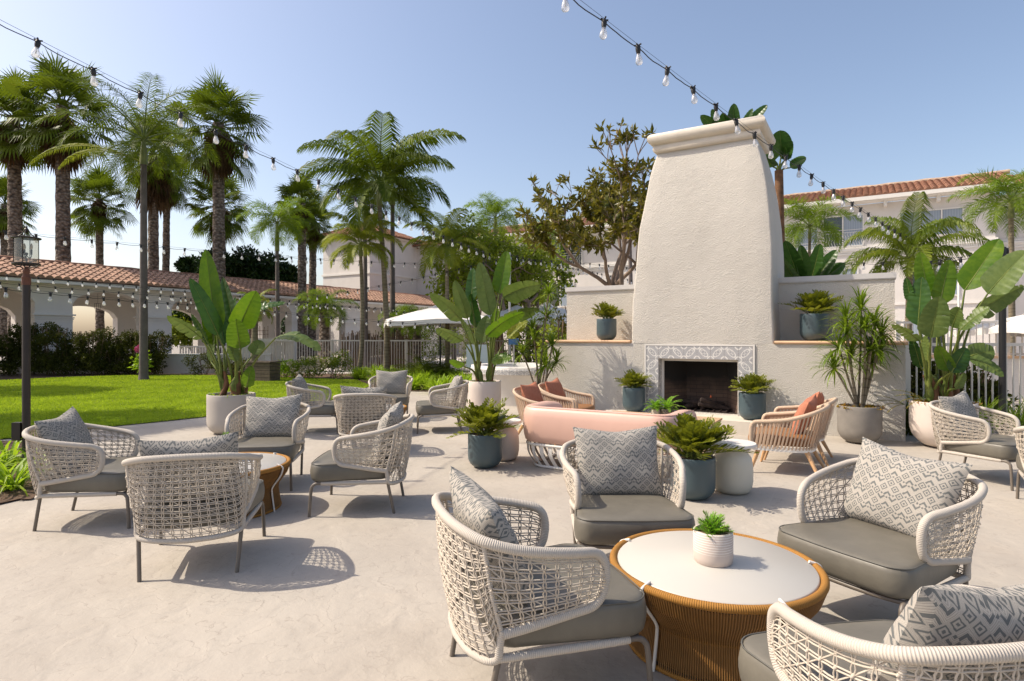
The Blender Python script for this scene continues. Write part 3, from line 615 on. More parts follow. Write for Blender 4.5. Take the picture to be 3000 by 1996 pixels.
RA, RB = W(.02, .9), Vector((12.5, 9.0, 0)); RA.z = 0
fence('pool_fence', P(2655, 985, 9.1)*1, P(3080, 985, 9.1)*1, 1.345, 21, 'cream metal pool fence behind the big white pot right of the fireplace wall')
for o in (bpy.data.objects['pool_fence.001'],): o.location.z = 0
fence('wall_railing', Vector((9.2, 14.2, .95)), Vector((16.5, 13.4, .95)), .85, 52, 'pale railing on top of the low white wall at the far right', .06)
mb = MB(); mb.box(0, 7.4, -.12, .12, -.02, .93)
lw = thing('low_wall', 'low white wall with a tan coping under the far right railing', 'wall', Vector((9.2, 14.2, 0)), math.atan2(-.8, 7.3)); ob('wall_body', mb, M['stucco_far'], lw, False)
mb = MB(); mb.box(-.03, 7.43, -.16, .16, .93, .985); ob('wall_coping', mb, M['ledge'], lw, False)
# pale board fence on the far left of the pool fence
A_, B_ = P(690, 985, 22.6), P(862, 985, 23.2); A_.z = B_.z = 0; L = (B_-A_).length
t = thing('board_fence', 'pale upright board fence behind the trellis', 'fence', A_, math.atan2((B_-A_).y, (B_-A_).x)); mb = MB()
for k in range(int(L/.11)): mb.box(k*.11, k*.11+.095, 0, .02, .02, 1.36)
mb.box(0, L, -.03, -.002, 1.2, 1.28); ob('boards', mb, M['fence'], t, False)
t = thing('garden_screen', 'grey slatted screen panel half hidden by dark bushes behind the tall grey pot', 'screen', G(600, 1092)+Vector((0, 0, 0)), 0); mb = MB()
for k in range(34): mb.box(-1.0+k*.11, -1.0+k*.11+.05, 0, .03, .05, 1.05)
mb.box(-1.0, 2.75, -.01, .05, 1.0, 1.06); ob('slat_panel', mb, M['fence'], t, False)
# trellis
tp = G(742, 1090); t = thing('trellis', 'rustic twig trellis standing behind the wooden deck box', 'trellis', tp); mb = MB(); rg = random.Random(8)
for k in range(13): x = -.62+k*.1; mb.tube([(x+wob(rg, .05), 0, 0), (x+wob(rg, .05), 0, .8), (x+wob(rg, .06), 0, 1.75+wob(rg, .25))], .011, 5)
for k in range(10): z = .15+k*.17; mb.tube([(-.68, .012, z+wob(rg, .05)), (0, .012, z), (.62, .012, z+wob(rg, .05))], .009, 5)
ob('lattice', mb, M['twig'], t)
t = thing('brush_fence', 'rough brushwood fence behind the pool fence', 'fence', P(1000, 985, 25)*1); t.location.z = 0; mb = MB()
for k in range(150): x = 3.1*k/150; mb.tube([(x, wob(rg, .1), 0), (x+wob(rg, .08), wob(rg, .1), 1.55+wob(rg, .3))], .012, 4, cap=False)
ob('brush', mb, M['twig'], t)
# deck box
db = G(772, 1117); t = thing('deck_box', 'weathered wooden deck box at the far edge of the lawn', 'box', db, R(-18)); mb = MB(); 
for k in range(5): mb.box(-.5, .44, -.24, .26, .02+k*.115, .125+k*.115)
ob('box_body', mb, M['deckbox'], t, False); mb = MB(); mb.box(-.53, .47, -.28, .29, .60, .64); ob('lid', mb, M['deckbox'], t, False)
# raised spa with tiled rim behind the white pot
sp = G(1530, 1185); t = thing('raised_spa', 'curved white raised spa wall with tiled rim behind the pinkish pot', 'spa wall', Vector((.25, 13.4, 0))); mb = MB()
mb.lathe([(1.15, 0), (1.15, .62), (1.18, .64)], 48, cap0=False, cap1=False); ob('spa_wall', mb, M['stucco_far'], t)
mb = MB(); rows = [[(r*math.cos(k*math.pi/24), r*math.sin(k*math.pi/24), z) for k in range(48)] for r, z in ((1.19, .64), (1.19, .74), (1.17, .76))]
mb.grid(rows, closeu=True, uvs=lambda i, j: (j*1.0, i*1.0)); ob('tiled_rim', mb, M['scroll'], t, False); mb = MB(); mb.lathe([(1.17, .76), (1.17, .80), (.9, .80), (.9, .5)], 48, cap0=False); ob('coping', mb, M['trim'], t)
# notice boards (their writing is too small to read in the photograph)
for px, py0, py1, w, Y, lab, c in ((1398, 1010, 1078, .62, 17, 'tall pale notice board on the fence behind the pinkish pot', (.55, .62, .66)), (1505, 992, 1010, .30, 17.5, 'small blue sign near the spa behind the banana plant', (.05, .16, .38))):
    p0, p1 = P(px, py0, Y), P(px, py1, Y); m = simple('sign_face', c, .5, .05)
    t = thing('notice_board', lab, 'sign', (p0.x, Y, 0)); mb = MB(); mb.box(-w/2, w/2, -.01, .01, p1.z, p0.z); ob('panel', mb, m, t, False)
    mb = MB(); mb.box(-.025, .025, .011, .05, 0, p0.z-.02); ob('post', mb, M['fence'], t, False)
# ------------------------------------------------------------------ furniture builders (front of a seat = local +y)
def cushion_mb(outline, z0, z1, r=.035, dome=.012):
    mb = MB(); c = Vector((sum(p[0] for p in outline)/len(outline), sum(p[1] for p in outline)/len(outline), 0)); n = len(outline)
    nr = []
    for i in range(n):
        a, b = Vector(outline[i-1]), Vector(outline[(i+1) % n]); t = (b-a).normalized(); nr.append(Vector((t.y, -t.x)))
    rows = []
    def ring(ins, z): return [(outline[i][0]-nr[i].x*ins, outline[i][1]-nr[i].y*ins, z) for i in range(n)]
    rows.append([(c.x+(p[0]-c.x)*.02, c.y+(p[1]-c.y)*.02, z0) for p in outline]); rows.append(ring(r, z0))
    for a in (30, 60, 90): rows.append(ring(r*(1-math.sin(R(a))), z0+r*(1-math.cos(R(a)))))
    for k in (.33, .66): rows.append(ring(-.005*math.sin(k*math.pi), z0+r+(z1-z0-2*r)*k))
    for a in (0, 30, 60, 90): rows.append(ring(r*(1-math.cos(R(a))), z1-r*(1-math.sin(R(a)))))
    for q in (.85, .65, .4, .15, .02): rows.append([(c.x+(p[0]-c.x)*q, c.y+(p[1]-c.y)*q, z1+dome*(1-q*q)) for p in outline])
    mb.grid(rows, closeu=True); mb.poly(rows[-1]); return mb, ring(r*.18, z1-r*.25)
def outline_trap(wf, wb, yf, yb, rf, rb, bow=.0):
    pts = []
    for (x, y, r, a0) in ((wb-rb, yb+rb, rb, -90), (wf-rf, yf-rf, rf, 0), (-wf+rf, yf-rf, rf, 90), (-wb+rb, yb+rb, rb, 180)):
        for k in range(7): a = R(a0+15*k); pts.append(Vector((x+r*math.cos(a), y+r*math.sin(a))))
    full = []
    for i in range(len(pts)):
        a, b = pts[i], pts[(i+1) % len(pts)]; m = 6 if (a-b).length > .2 else 1
        for t in range(m):
            p = a.lerp(b, t/m)
            if bow and m > 1 and a.y > yf-.03 and b.y > yf-.03: p = p+Vector((0, bow*math.sin(math.pi*t/m)))
            full.append(p)
    return full
def pillow_mb(Wd, Hh, T, seed=1, dent=.5):
    mb = MB(); rg = random.Random(seed); n = 22; ph = [rg.random()*6 for _ in range(6)]
    for side in (1, -1):
        rows = []
        for i in range(n+1):
            v = -1+2*i/n; row = []
            for j in range(n+1):
                u = -1+2*j/n
                x = Wd/2*u*(1-.075*(1-v*v)*abs(u)**1.5); z = Hh/2*v*(1-.085*(1-u*u)*abs(v)**1.5*(1.5 if v > 0 else 1))
                e = max(0, (1-u*u))*max(0, (1-v*v)); t = T/2*e**.42*(1-.12*dent*math.exp(-(u*u)/.08)*(v > -.4))
                t *= 1+.05*math.sin(6*u+ph[0]+3*v)+.04*math.sin(8*v+ph[1]-4*u)
                if abs(u) > .999 or abs(v) > .999: t = 0
                row.append((x, side*t, z-.02*dent*math.exp(-u*u/.12)*(v+1)/2))
            rows.append(row)
        mb.grid(rows, uvs=lambda i, j: (j/n*Wd/.5, i/n*Hh/.5), flip=(side > 0))
    return mb
def put_pillow(mb, loc, rz, tilt, mat, label, roll=0, group=None, name='throw_pillow'):
    o = ob(name, mb, mat) if isinstance(mb, MB) else mb
    o.matrix_world = Matrix.Translation(loc) @ Matrix.Rotation(rz, 4, 'Z') @ Matrix.Rotation(R(tilt), 4, 'X') @ Matrix.Rotation(R(roll), 4, 'Y')
    return tag(o, label, 'pillow', group)
# ---- woven rope lounge chair
RIM = [(.0, -.442, .742), (.12, -.436, .74), (.235, -.41, .732), (.325, -.352, .712), (.362, -.25, .685), (.368, -.13, .662), (.350, .0, .64), (.325, .085, .622)]
TIP = [(.316, .125, .590), (.312, .138, .545), (.310, .136, .495), (.310, .12, .445), (.311, .08, .412)]
LOW = [(.310, .0, .398), (.308, -.10, .382), (.304, -.20, .366), (.298, -.275, .355)]
def mir(p): return (-p[0], p[1], p[2])
def rope_chair():
    t = thing('lounge_chair', None, 'lounge chair', (0, 0, 0), 0, 'woven rope lounge chairs on the patio')
    half = crom(RIM+TIP+LOW, 5)
    mb = MB(); full = [Vector(mir(p)) for p in half[::-1]] + half[1:]; mb.tube(full, .0195, 10)
    ob('rim', mb, M['wrap'], t)
    # wrapped rear uprights and lower back rail
    low = crom([(.298, -.275, .37), (.292, -.285, .31), (.288, -.29, .262), (.25, -.325, .244), (.14, -.365, .236), (0, -.378, .232)], 5)
    mb = MB(); lf_ = low + [Vector(mir(p)) for p in low[::-1][1:]]; mb.tube(lf_, .0165, 8); ob('lower_back_rail', mb, M['wrap'], t)
    for s in (1, -1):
        mb = MB(); mb.tube(crom([(s*.288, -.285, .262), (s*.30, -.1, .262), (s*.315, .14, .262), (s*.317, .24, .262)], 5), .0165, 8); ob('side_rail', mb, M['wrap'], t)
        mb = MB(); mb.tube(crom([(s*.317, .22, .262), (s*.32, .275, .262), (s*.323, .305, .245), (s*.328, .318, .20), (s*.335, .33, .0)], 6), .0125, 8); ob('leg', mb, M['legmetal'], t)
        mb = MB(); mb.tube([(s*.286, -.282, .28), (s*.265, -.335, 0)], .0125, 8); ob('leg', mb, M['legmetal'], t)
        mb = MB(); corner = Vector((s*.322, -.354, .705)); mb.tube(crom([corner, (s*.315, -.322, .52), (s*.298, -.278, .36)], 6), .0095, 6); ob('upright', mb, M['wrap'], t)
    mb = MB(); mb.tube(crom([(-.32, .275, .262), (-.2, .31, .262), (0, .325, .262), (.2, .31, .262), (.32, .275, .262)], 4), .012, 8); ob('front_rail', mb, M['legmetal'], t)
    # rope net
    net = MB(); rr = .0030
    def patch(top, bot, nv, nu, dbl=.0050):
        T_, B_ = resamp(top, nu*2+1), resamp(bot, nu*2+1)
        def pt(i, w):
            a, b = T_[i], B_[i]; p = a.lerp(b, w); q = .018*math.sin(math.pi*w); d = Vector((p.x, p.y+.05, 0)).normalized() if Vector((p.x, p.y, 0)).length > 1e-4 else Vector((0, -1, 0)); return p+d*q
        jit = random.Random(4)
        for r in range(1, nv):
            for o in (-1, 1):
                w = r/nv; net.tube([pt(i, w)+Vector((0, 0, o*dbl))+Vector((wob(jit, .002), wob(jit, .002), wob(jit, .002))) for i in range(nu*2+1)], rr, 4, cap=False)
        for c in range(1, nu):
            i = c*2; tan = (T_[min(i+1, nu*2)]-T_[i-1]).normalized()
            for o in (-1, 1):
                net.tube([pt(i, k/(nv*2))+tan*(o*dbl*(1.4 if k % 2 else .5)) + Vector((0, 0, wob(jit, .004))) for k in range(nv*2+1)], rr, 4, cap=False)
        for c in range(0, nu):
            for r in range(0, nv):
                if (c+r) % 2 == 0: net.tube([pt(c*2, r/nv), pt(c*2+2, (r+1)/nv)], rr, 3, cap=False)
                if r % 2 == 0 and r: # knots
                    p = pt(c*2, r/nv); net.tube([p+Vector((-.006, 0, -.005)), p, p+Vector((.006, 0, .005))], [.003, .006, .003], 5, cap=False)
    rimc = crom(RIM[:4], 8); lowc = [p for p in low if p.z < .36]
    tb = [Vector(mir(p)) for p in rimc[::-1]] + rimc[1:]
    # back: rim between the corners down to the lower rail (uprights bound the sides)
    patch(tb, [Vector(mir(p)) for p in low] + low[::-1][1:], 14, 17)
    for s in (1, -1):
        top = [Vector((s*p.x, p.y, p.z)) for p in crom(RIM[3:]+TIP[:2], 6)]; bot = [Vector((s*p.x, p.y, p.z)) for p in crom([LOW[3], LOW[2], LOW[1], LOW[0], TIP[4], TIP[3]], 6)]
        patch(top, bot, 8, 10)
    ob('rope_net', net, M['rope'], t)
    cb, seam = cushion_mb(outline_trap(.345, .285, .340, -.30, .10, .11, .012), .275, .425, .034, .014)
    c = ob('seat_cushion', cb, M['leather'], t); mb = MB(); mb.tube(seam, .0032, 5, closed=True); ob('piping', mb, M['piping'], c)
    return t
proto = rope_chair()
tag(proto, 'rope lounge chair seen from behind, nearest the lower left corner', None)
CH_ = [  # x, y, facing dx, dy, label, pillow roll, pillow label
 (-2.033, 3.90, -.262, .965, 'rope chair seen from behind at lower left, its back turned to the camera', -3, 'cream and grey patterned pillow showing over the back of the lower left chair'),
 (-3.275, 4.743, .98, .19, 'rope chair at far left beside the bronze lamp post, facing right', 5, 'patterned pillow on the far left chair by the lamp post'),
 (-2.434, 5.855, .10, -.99, 'rope chair facing the camera in front of the tall grey pot', 2, 'patterned pillow upright on the chair before the tall grey pot'),
 (-1.31, 5.11, -1, -.04, 'rope chair in left profile at the middle of the patio, facing left', -4, 'patterned pillow seen edge on in the profile chair mid patio'),
 (-2.975, 9.114, .987, .157, 'distant rope chair at the lawn edge, facing right', 5, 'patterned pillow on the distant chair at the lawn edge'),
 (-1.86, 7.62, -.10, .995, 'distant rope chair seen from behind, nearest of the far group', 2, 'patterned pillow over the back of the distant chair turned away'),
 (-2.12, 10.30, .08, -1, 'farthest rope chair, facing the camera before the palm bush', 0, 'patterned pillow on the farthest chair before the palm bush'),
 (-1.13, 9.185, -.987, -.162, 'distant rope chair facing left beside the pinkish pot', 3, 'patterned pillow on the distant chair beside the pinkish pot'),
 (.13, 2.55, .945, .32, 'large rope chair in the foreground left of the amber table, seen from behind', 6, 'patterned pillow with a raised corner in the foreground chair left of the table'),
 (.70, 3.66, .02, -1.0, 'rope chair facing the camera behind the amber table, in front of the pink sofa', 1, 'upright patterned pillow on the chair in front of the pink sofa'),
 (1.85, 3.05, -.89, -.45, 'rope chair right of the amber table with a large tilted pillow, facing left', -5, 'large tilted patterned pillow on the chair right of the table'),
 (1.15, 1.784, -.20, .98, 'rope chair cut by the lower right corner, its back to the camera', 5, 'patterned pillow at the lower right corner of the view'),
 (4.82, 6.02, .49, -.87, 'rope chair in front of the big pinkish white pot at right, facing right', 4, 'patterned pillow on the chair before the big pinkish white pot'),
 (4.57, 4.83, .61, .79, 'rope chair cut off by the right edge of the picture', 0, 'patterned pillow on the chair cut by the right edge'),
]
index_kids(); pil0 = pillow_mb(.57, .47, .19, 3); pobj = None
for i, (x, y, dx, dy, lab, roll, pl_) in enumerate(CH_):
    o = proto if i == 0 else copy_tree(proto); rz = math.atan2(dy, dx)-math.pi/2
    o.location = (x, y, 0); o.rotation_euler = (0, 0, rz); o['label'] = lab
    f = Vector((dx, dy, 0)).normalized(); loc = Vector((x, y, .625)) - f*.245
    if pobj is None: pobj = put_pillow(pil0, loc, rz, 17, M['cloth'], pl_, roll, 'patterned pillows on the rope chairs')
    else:
        q = pobj.copy(); COL.objects.link(q); put_pillow(q, loc, rz, 17+(i % 3)*3, M['cloth'], pl_, roll, 'patterned pillows on the rope chairs')
# ---- amber rope coffee tables
def amber_table():
    t = thing('coffee_table', None, 'coffee table', (0, 0, 0), 0, 'round amber rope coffee tables')
    mb = MB(); mb.lathe([(.448, .352), (.448, .378), (.443, .384), (.0, .385)], 72, cap0=True, cap1=False); ob('table_top', mb, M['tabletop'], t)
    def ring(r, z, a): return [(r*math.cos(k*2*math.pi/96), r*math.sin(k*2*math.pi/96), z) for k in range(96)]
    mb = MB(); mb.tube(ring(.468, .370, 0), .0185, 10, closed=True); ob('rim', mb, M['amber'], t)
    mb = MB(); mb.tube(ring(.378, .175, 0), .006, 6, closed=True); mb2 = MB(); mb2.tube(ring(.40, .012, 0), .011, 8, closed=True); ob('waist_ring', mb, M['amber'], t); ob('base_ring', mb2, M['amber'], t)
    mb = MB(); n = 260
    for k in range(n):
        a = k*2*math.pi/n; c, s = math.cos(a), math.sin(a)
        if min(abs((a-b+math.pi) % (2*math.pi)-math.pi) for b in STRUT) < .022: continue
        mb.tube([(.481*c, .481*s, .362), (.455*c, .455*s, .29), (.388*c, .388*s, .20), (.382*c, .382*s, .15), (.405*c, .405*s, .012)], .0031, 4, cap=False)
    ob('rope_strands', mb, M['amber_s'], t)
    for a in STRUT:
        c, s = math.cos(a), math.sin(a); mb = MB(); mb.tube(crom([(.44*c, .44*s, .392), (.49*c, .49*s, .372), (.490*c, .490*s, .34), (.466*c, .466*s, .288), (.402*c, .402*s, .203), (.396*c, .396*s, .15), (.418*c, .418*s, .0)], 4), .0075, 6); ob('strut', mb, M['white_metal'], t)
    mb = MB(); mb.lathe([(.37, .02), (.345, .17), (.43, .33)], 36, cap0=False, cap1=False); ob('inner_shade', mb, M['amber_s'], t)
    return t
STRUT = [R(-145), R(-74), R(-3), R(70), R(141)]
tb_ = amber_table(); index_kids()
for i, (x, y, rz, lab) in enumerate(((.954, 2.81, 0, 'large round amber rope coffee table with white top in the foreground, white pot on it'), (-2.37, 4.98, 1.1, 'round amber coffee table half hidden by the lower left chair'), (-2.07, 8.95, 2.0, 'distant round amber coffee table in the far chair group'))):
    o = tb_ if i == 0 else copy_tree(tb_); o.location = (x, y, 0); o.rotation_euler = (0, 0, rz); o['label'] = lab
# ---- beige strap armchairs
def strap_chair():
    t = thing('strap_armchair', None, 'armchair', (0, 0, 0), 0, 'beige strap armchairs around the fireplace')
    rim = [(0, -.385, .72), (.13, -.375, .712), (.25, -.32, .685), (.325, -.21, .64), (.35, -.05, .59), (.352, .1, .565), (.350, .22, .552), (.348, .28, .54), (.347, .305, .505), (.345, .312, .45), (.342, .315, .36), (.338, .31, .29)]
    half = crom(rim, 5); full = [Vector(mir(p)) for p in half[::-1]] + half[1:]
    mb = MB(); mb.tube(full, .019, 9, squash=1.15); ob('rim', mb, M['wrap_tan'], t)
    base = [(0, -.27, .275), (.12, -.262, .275), (.22, -.22, .275), (.29, -.12, .275), (.32, .05, .275), (.335, .2, .275), (.338, .30, .275)]
    bh = crom(base, 5); bf = [Vector(mir(p)) for p in bh[::-1]] + bh[1:]
    mb = MB(); rows = [[p+Vector((0, 0, -.025)), p+Vector((0, 0, .02)), p+Vector((0, 0, .02))-Vector((p.x, p.y, 0)).normalized()*.02, p+Vector((0, 0, -.025))-Vector((p.x, p.y, 0)).normalized()*.02] for p in bf]; mb.grid(rows, closeu=True)
    mb.box(-.33, .33, .285, .31, .25, .295); ob('base_frame', mb, M['white_metal'], t, False)
    mb = MB(); top = [p for p in full if p.z > .545]; n = 46; T_, B_ = resamp(top, n), resamp(bf, n)
    for i in range(n):
        a, b = T_[i], B_[i]; tn = (T_[min(i+1, n-1)]-T_[max(i-1, 0)]).normalized()*.0085; o = Vector((b.x, b.y+.05, 0)).normalized()*.012
        for s in (1, ):
            mb.quad(a-tn+o, a+tn+o, b+tn+o, b-tn+o); mb.quad(a+tn-o*.2, a-tn-o*.2, b-tn-o*.2, b+tn-o*.2)
    ob('straps', mb, M['strap_tan'], t, False)
    for s in (1, -1):
        mb = MB(); mb.tube([(s*.27, .25, .26), (s*.325, .33, 0)], [.026, .014], 8); ob('leg', mb, M['wood_leg'], t)
        mb = MB(); mb.tube([(s*.2, -.2, .26), (s*.28, -.33, 0)], [.026, .014], 8); ob('leg', mb, M['wood_leg'], t)
    cb, seam = cushion_mb(outline_trap(.315, .26, .36, -.25, .08, .12, .02), .30, .42, .036, .02); ob('seat_cushion', cb, M['brownleather'], t)
    return t
sc_ = strap_chair(); index_kids(); tp_ = pillow_mb(.48, .42, .17, 9, .3); tobj = None
d = WD; fL = WB*.0+Vector((.885, -.467, 0)); fR = Vector((-.843, .538, 0))
for i, (x, y, f, lab, pl_, roll) in enumerate((
  (2.98, 6.41, fR, 'nearer tan strap armchair right of the fireplace, beside the white stool', 'terracotta pillow leaning in the nearer strap armchair at right', -6),
  (3.40, 7.04, fR, 'tan strap armchair directly behind the nearer one, right of the hearth', 'terracotta pillow in the rear strap armchair at right', 6),
  (.80, 8.84, fL, 'tan strap armchair left of the hearth with its brown seat showing', 'terracotta pillow in the armchair whose brown seat shows, left of the hearth', 4),
  (.43, 8.15, fL, 'tan strap armchair left of the hearth half hidden behind the pink sofa', 'terracotta pillow just over the left end of the pink sofa', 2))):
    o = sc_ if i == 0 else copy_tree(sc_); rz = math.atan2(f.y, f.x)-math.pi/2; o.location = (x, y, 0); o.rotation_euler = (0, 0, rz); o['label'] = lab
    loc = Vector((x, y, .605)) - f.normalized()*.16
    if tobj is None: tobj = put_pillow(tp_, loc, rz, 22, M['terra'], pl_, roll, 'terracotta pillows')
    else: q = tobj.copy(); COL.objects.link(q); put_pillow(q, loc, rz, 20, M['terra'], pl_, roll, 'terracotta pillows')
# ---- pink sofa: local x along, +y towards the fire
sf = thing('sofa', 'pink leather sofa with rounded back on a white slatted base, its back to the camera', 'sofa', (0, 0, 0))
SL = Vector((.055, 6.60, 0)); sf.location = SL; sf.rotation_euler = (0, 0, R(WA))
Ls, Dp = 1.76, .86
def cpath(ins, z, k=10):
    r = .24-ins*.5; x0, x1, y0, y1 = ins, Ls-ins, ins, Dp-.06; pts = [(x0, y1, z)]
    for (cx, cy, a0, a1) in ((x0+r, y0+r, 180, 270), (x1-r, y0+r, 270, 360)):
        pts += [(cx+r*math.cos(R(a0+(a1-a0)*i/k)), cy+r*math.sin(R(a0+(a1-a0)*i/k)), z) for i in range(k+1)]
    return [Vector(p) for p in pts+[(x1, y1, z)]]
path = cpath(.0, 0); rows = []
pth = []
for a, b in zip(path, path[1:]):
    n_ = 8 if (b-a).length > .25 else 1; pth += [a.lerp(b, t/n_) for t in range(n_)]
pth.append(path[-1]); path = pth
prof_ = [(.03, .285), (.005, .305), (-.01, .36), (-.02, .46), (-.016, .57), (.0, .64), (.022, .668), (.06, .680), (.12, .672), (.165, .635), (.18, .52), (.18, .40), (.17, .30)]
mb = MB(); m = len(path)
for i in range(m):
    t = (path[min(i+1, m-1)]-path[max(i-1, 0)]).normalized(); nn = Vector((-t.y, t.x, 0)); edge = min(i, m-1-i); 
    hh = 1.0 if edge > 2 else .93+.023*edge
    rows.append([path[i]+nn*o+Vector((0, 0, .285+(z-.285)*hh)) for o, z in prof_])
mb.grid(rows, flip=True); mb.poly(rows[0]); mb.poly(rows[-1][::-1]); b_ = ob('backrest', mb, M['pinkleather'], sf, True, 60)
mb = MB(); mb.tube([r[6]+Vector((0, 0, .003)) for r in rows], .004, 5); ob('top_seam', mb, M['pinkleather'], b_)
for k in range(2):
    o_, s_ = cushion_mb([Vector((p.x+.19+.385+k*.775, p.y)) for p in outline_trap(.38, .38, .86, .19, .05, .05)], .27, .43, .04, .02); ob('seat_cushion', o_, M['pinkleather'], sf)
mb = MB(); rt = resamp(cpath(.02, .262), 60); mb.tube(rt+[Vector((Ls-.02, Dp, .262))], .016, 8, squash=.8); mb.tube([(.02, Dp-.05, .262), (Ls-.02, Dp-.05, .262)], .014, 6)
rb_ = [Vector((p.x*(1-.16/Ls*1.0)+.08, .07+p.y*.88, .018)) for p in resamp(cpath(.02, 0), 60)]; mb.tube(rb_+[Vector((rb_[-1].x, Dp-.1, .018))], .016, 8); mb.tube([rb_[0], rb_[-1]], .014, 6); ob('base_rails', mb, M['white_metal'], sf)
mb = MB(); n = 30; T_, B_ = resamp(cpath(.02, .255), n), resamp(rb_, n)
for i in range(n):
    a, b = T_[i], B_[i]; tn = (T_[min(i+1, n-1)]-T_[max(i-1, 0)]).normalized()*.023; mdl = a.lerp(b, .45); q = (a-b); q.z = 0; mid = mdl + (q.normalized()*.03 if q.length > .001 else Vector((0, 0, 0)))
    cv = crom([a, mid, b], 5); rws = [[p-tn, p+tn] for p in cv]; mb.grid(rws); inn = [[p+tn+Vector((0, .006, 0)), p-tn+Vector((0, .006, 0))] for p in cv]; mb.grid(inn)
ob('base_slats', mb, M['white_metal'], sf, False)
# ---- teak fireside table
tk = thing('teak_table', 'low teak slatted table in front of the hearth carrying two small fern pots', 'low table', Vector((1.86, 7.66, 0)), R(WA)); mb = MB()
for k in range(9): mb.box(-.74, .74, -.40+k*.09, -.40+k*.09+.082, .375, .40)
ob('table_top', mb, M['teak'], tk, False); mb = MB(); mb.box(-.70, .70, -.36, .38, .33, .372); ob('apron', mb, M['teak'], tk, False)
for sx in (-1, 1):
    for sy in (-1, 1): mb = MB(); mb.box(sx*.66-.03, sx*.66+.03, sy*.33-.03, sy*.33+.03, 0, .33); ob('leg', mb, M['teak'], tk, False)
# ---- white stools
def stool(loc, lab, mt):
    t = thing('side_stool', lab, 'side table', loc, 0, 'jug shaped side stools'); mb = MB()
    pf = [(.10, .0), (.145, .012), (.172, .05), (.183, .11), (.184, .2), (.180, .27), (.168, .33), (.135, .375), (.105, .40), (.095, .43)]
    mb.lathe(pf, 40, cap1=False); ob('body', mb, mt, t); mb = MB(); mb.lathe([(.08, .43), (.205, .432), (.213, .442), (.213, .452), (.207, .462), (.0, .463)], 48, cap1=False); ob('stool_top', mb, M['stool_top'], t, True, 50); return t
stool((2.05, 5.53, 0), 'cream jug shaped stool with round white top right of the near blue pot', M['pot_cream']); stool((-.10, 7.0, 0), 'cream jug shaped stool behind the blue pot at the left end of the sofa', M['pot_pink'])
# ---- pots
def pot(name, loc, r, h, mat, lab, cat='plant pot', rb=None, rt=None, soil=True, round_=.5, grp=None, n=40):
    t = thing(name, lab, cat, loc, 0, grp); mb = MB(); rt = rt or r; rr = min(h*.55, r*round_*1.3); flatr = r-rr*.95; pf = [(max(.02, flatr*.9), 0)]
    for k in range(8): a = R(90*k/7); pf.append((flatr+rr*math.sin(a)*.95, rr*(1-math.cos(a))))
    z0 = rr
    for k in range(1, 5): pf.append((r+(rt-r)*k/4, z0+(h-z0)*k/4))
    pf[-1] = (rt, h-.008); pf += [(rt-.004, h), (rt-.014, h), (rt-.02, h-.01), (rt-.022, h-.07)]
    mb.lathe(pf, n, cap1=False); ob('pot_body', mb, mat, t)
    if soil: mb = MB(); mb.lathe([(rt-.02, h-.035), (.0, h-.02)], n, cap0=False, cap1=False); ob('soil', mb, M['soil'], t)
    return t
# ---- bronze lamp post with lantern
lp = thing('lamp_post', 'bronze lamp post with round glass lantern at the far left', 'lamp post', G(77, 1379)); z0 = 2.10; lp.scale = (.8, .8, 1); mb = MB()
mb.lathe([(.085, 0), (.085, .02), (.052, .05), (.047, .3), (.0465, 2.02)], 20); ob('pole', mb, M['lamp'], lp, True, 50)
mb = MB(); mb.lathe([(.05, 2.0), (.053, 2.02), (.052, 2.07), (.058, 2.08), (.04, 2.10), (.036, 2.13), (.042, 2.135), (.036, 2.17), (.015, 2.2)], 18); ob('collar', mb, M['lamp_rust'], lp)
mb = MB(); mb.box(-.16, -.045, -.05, .04, .33, .52); ob('junction_box', mb, M['lamp'], lp, False)
lt = MB()
for k in range(4):
    a = k*math.pi/2+.4; c, s = math.cos(a), math.sin(a); lt.tube(crom([(.012*c, .012*s, 2.14), (.05*c, .05*s, 2.19), (.12*c, .12*s, 2.205), (.15*c, .15*s, 2.235)], 4), .007, 6)
    lt.tube([(.137*c, .137*s, 2.225), (.137*c, .137*s, 2.50)], .0055, 6); lt.tube(crom([(.10*c, .10*s, 2.52), (.05*c, .05*s, 2.55), (.018*c, .018*s, 2.60)], 4), .006, 5)
lt.lathe([(.13, 2.215), (.158, 2.22), (.158, 2.235), (.13, 2.235), (.13, 2.215)], 32, cap0=False, cap1=False); lt.lathe([(.08, 2.50), (.163, 2.50), (.163, 2.512), (.10, 2.522), (.05, 2.526), (.0, 2.527)], 32, cap0=True, cap1=False)
lt.lathe([(.012, 2.56), (.02, 2.58), (.028, 2.60), (.012, 2.615), (.016, 2.63), (.001, 2.64)], 12); lantern = ob('lantern', lt, M['lamp'], lp, True, 45)
mb = MB(); mb.lathe([(.128, 2.236), (.128, 2.498)], 36, cap0=False, cap1=False); ob('glass_cylinder', mb, M['lglass'], lantern)
mb = MB(); mb.tube([(0, 0, 2.22), (0, 0, 2.34)], .005, 6); mb.lathe([(.016, 2.325), (.022, 2.335), (.016, 2.35)], 10)
for k in range(3):
    a = k*2.09+.5; c, s = math.cos(a), math.sin(a); mb.tube(crom([(0, 0, 2.335), (.02*c, .02*s, 2.30), (.045*c, .045*s, 2.295), (.056*c, .056*s, 2.32), (.056*c, .056*s, 2.375)], 4), .0045, 6); mb.lathe([(.010, 2.33), (.011, 2.385)], 8, (.056*c, .056*s, 0))
ob('candelabra', mb, M['lamp'], lantern)
for k in range(3):
    a = k*2.09+.5; mb = MB(); mb.lathe([(.008, 2.385), (.015, 2.41), (.012, 2.435), (.002, 2.455)], 10, (.056*math.cos(a), .056*math.sin(a), 0)); ob('candle_bulb', mb, M['candle'], lantern)
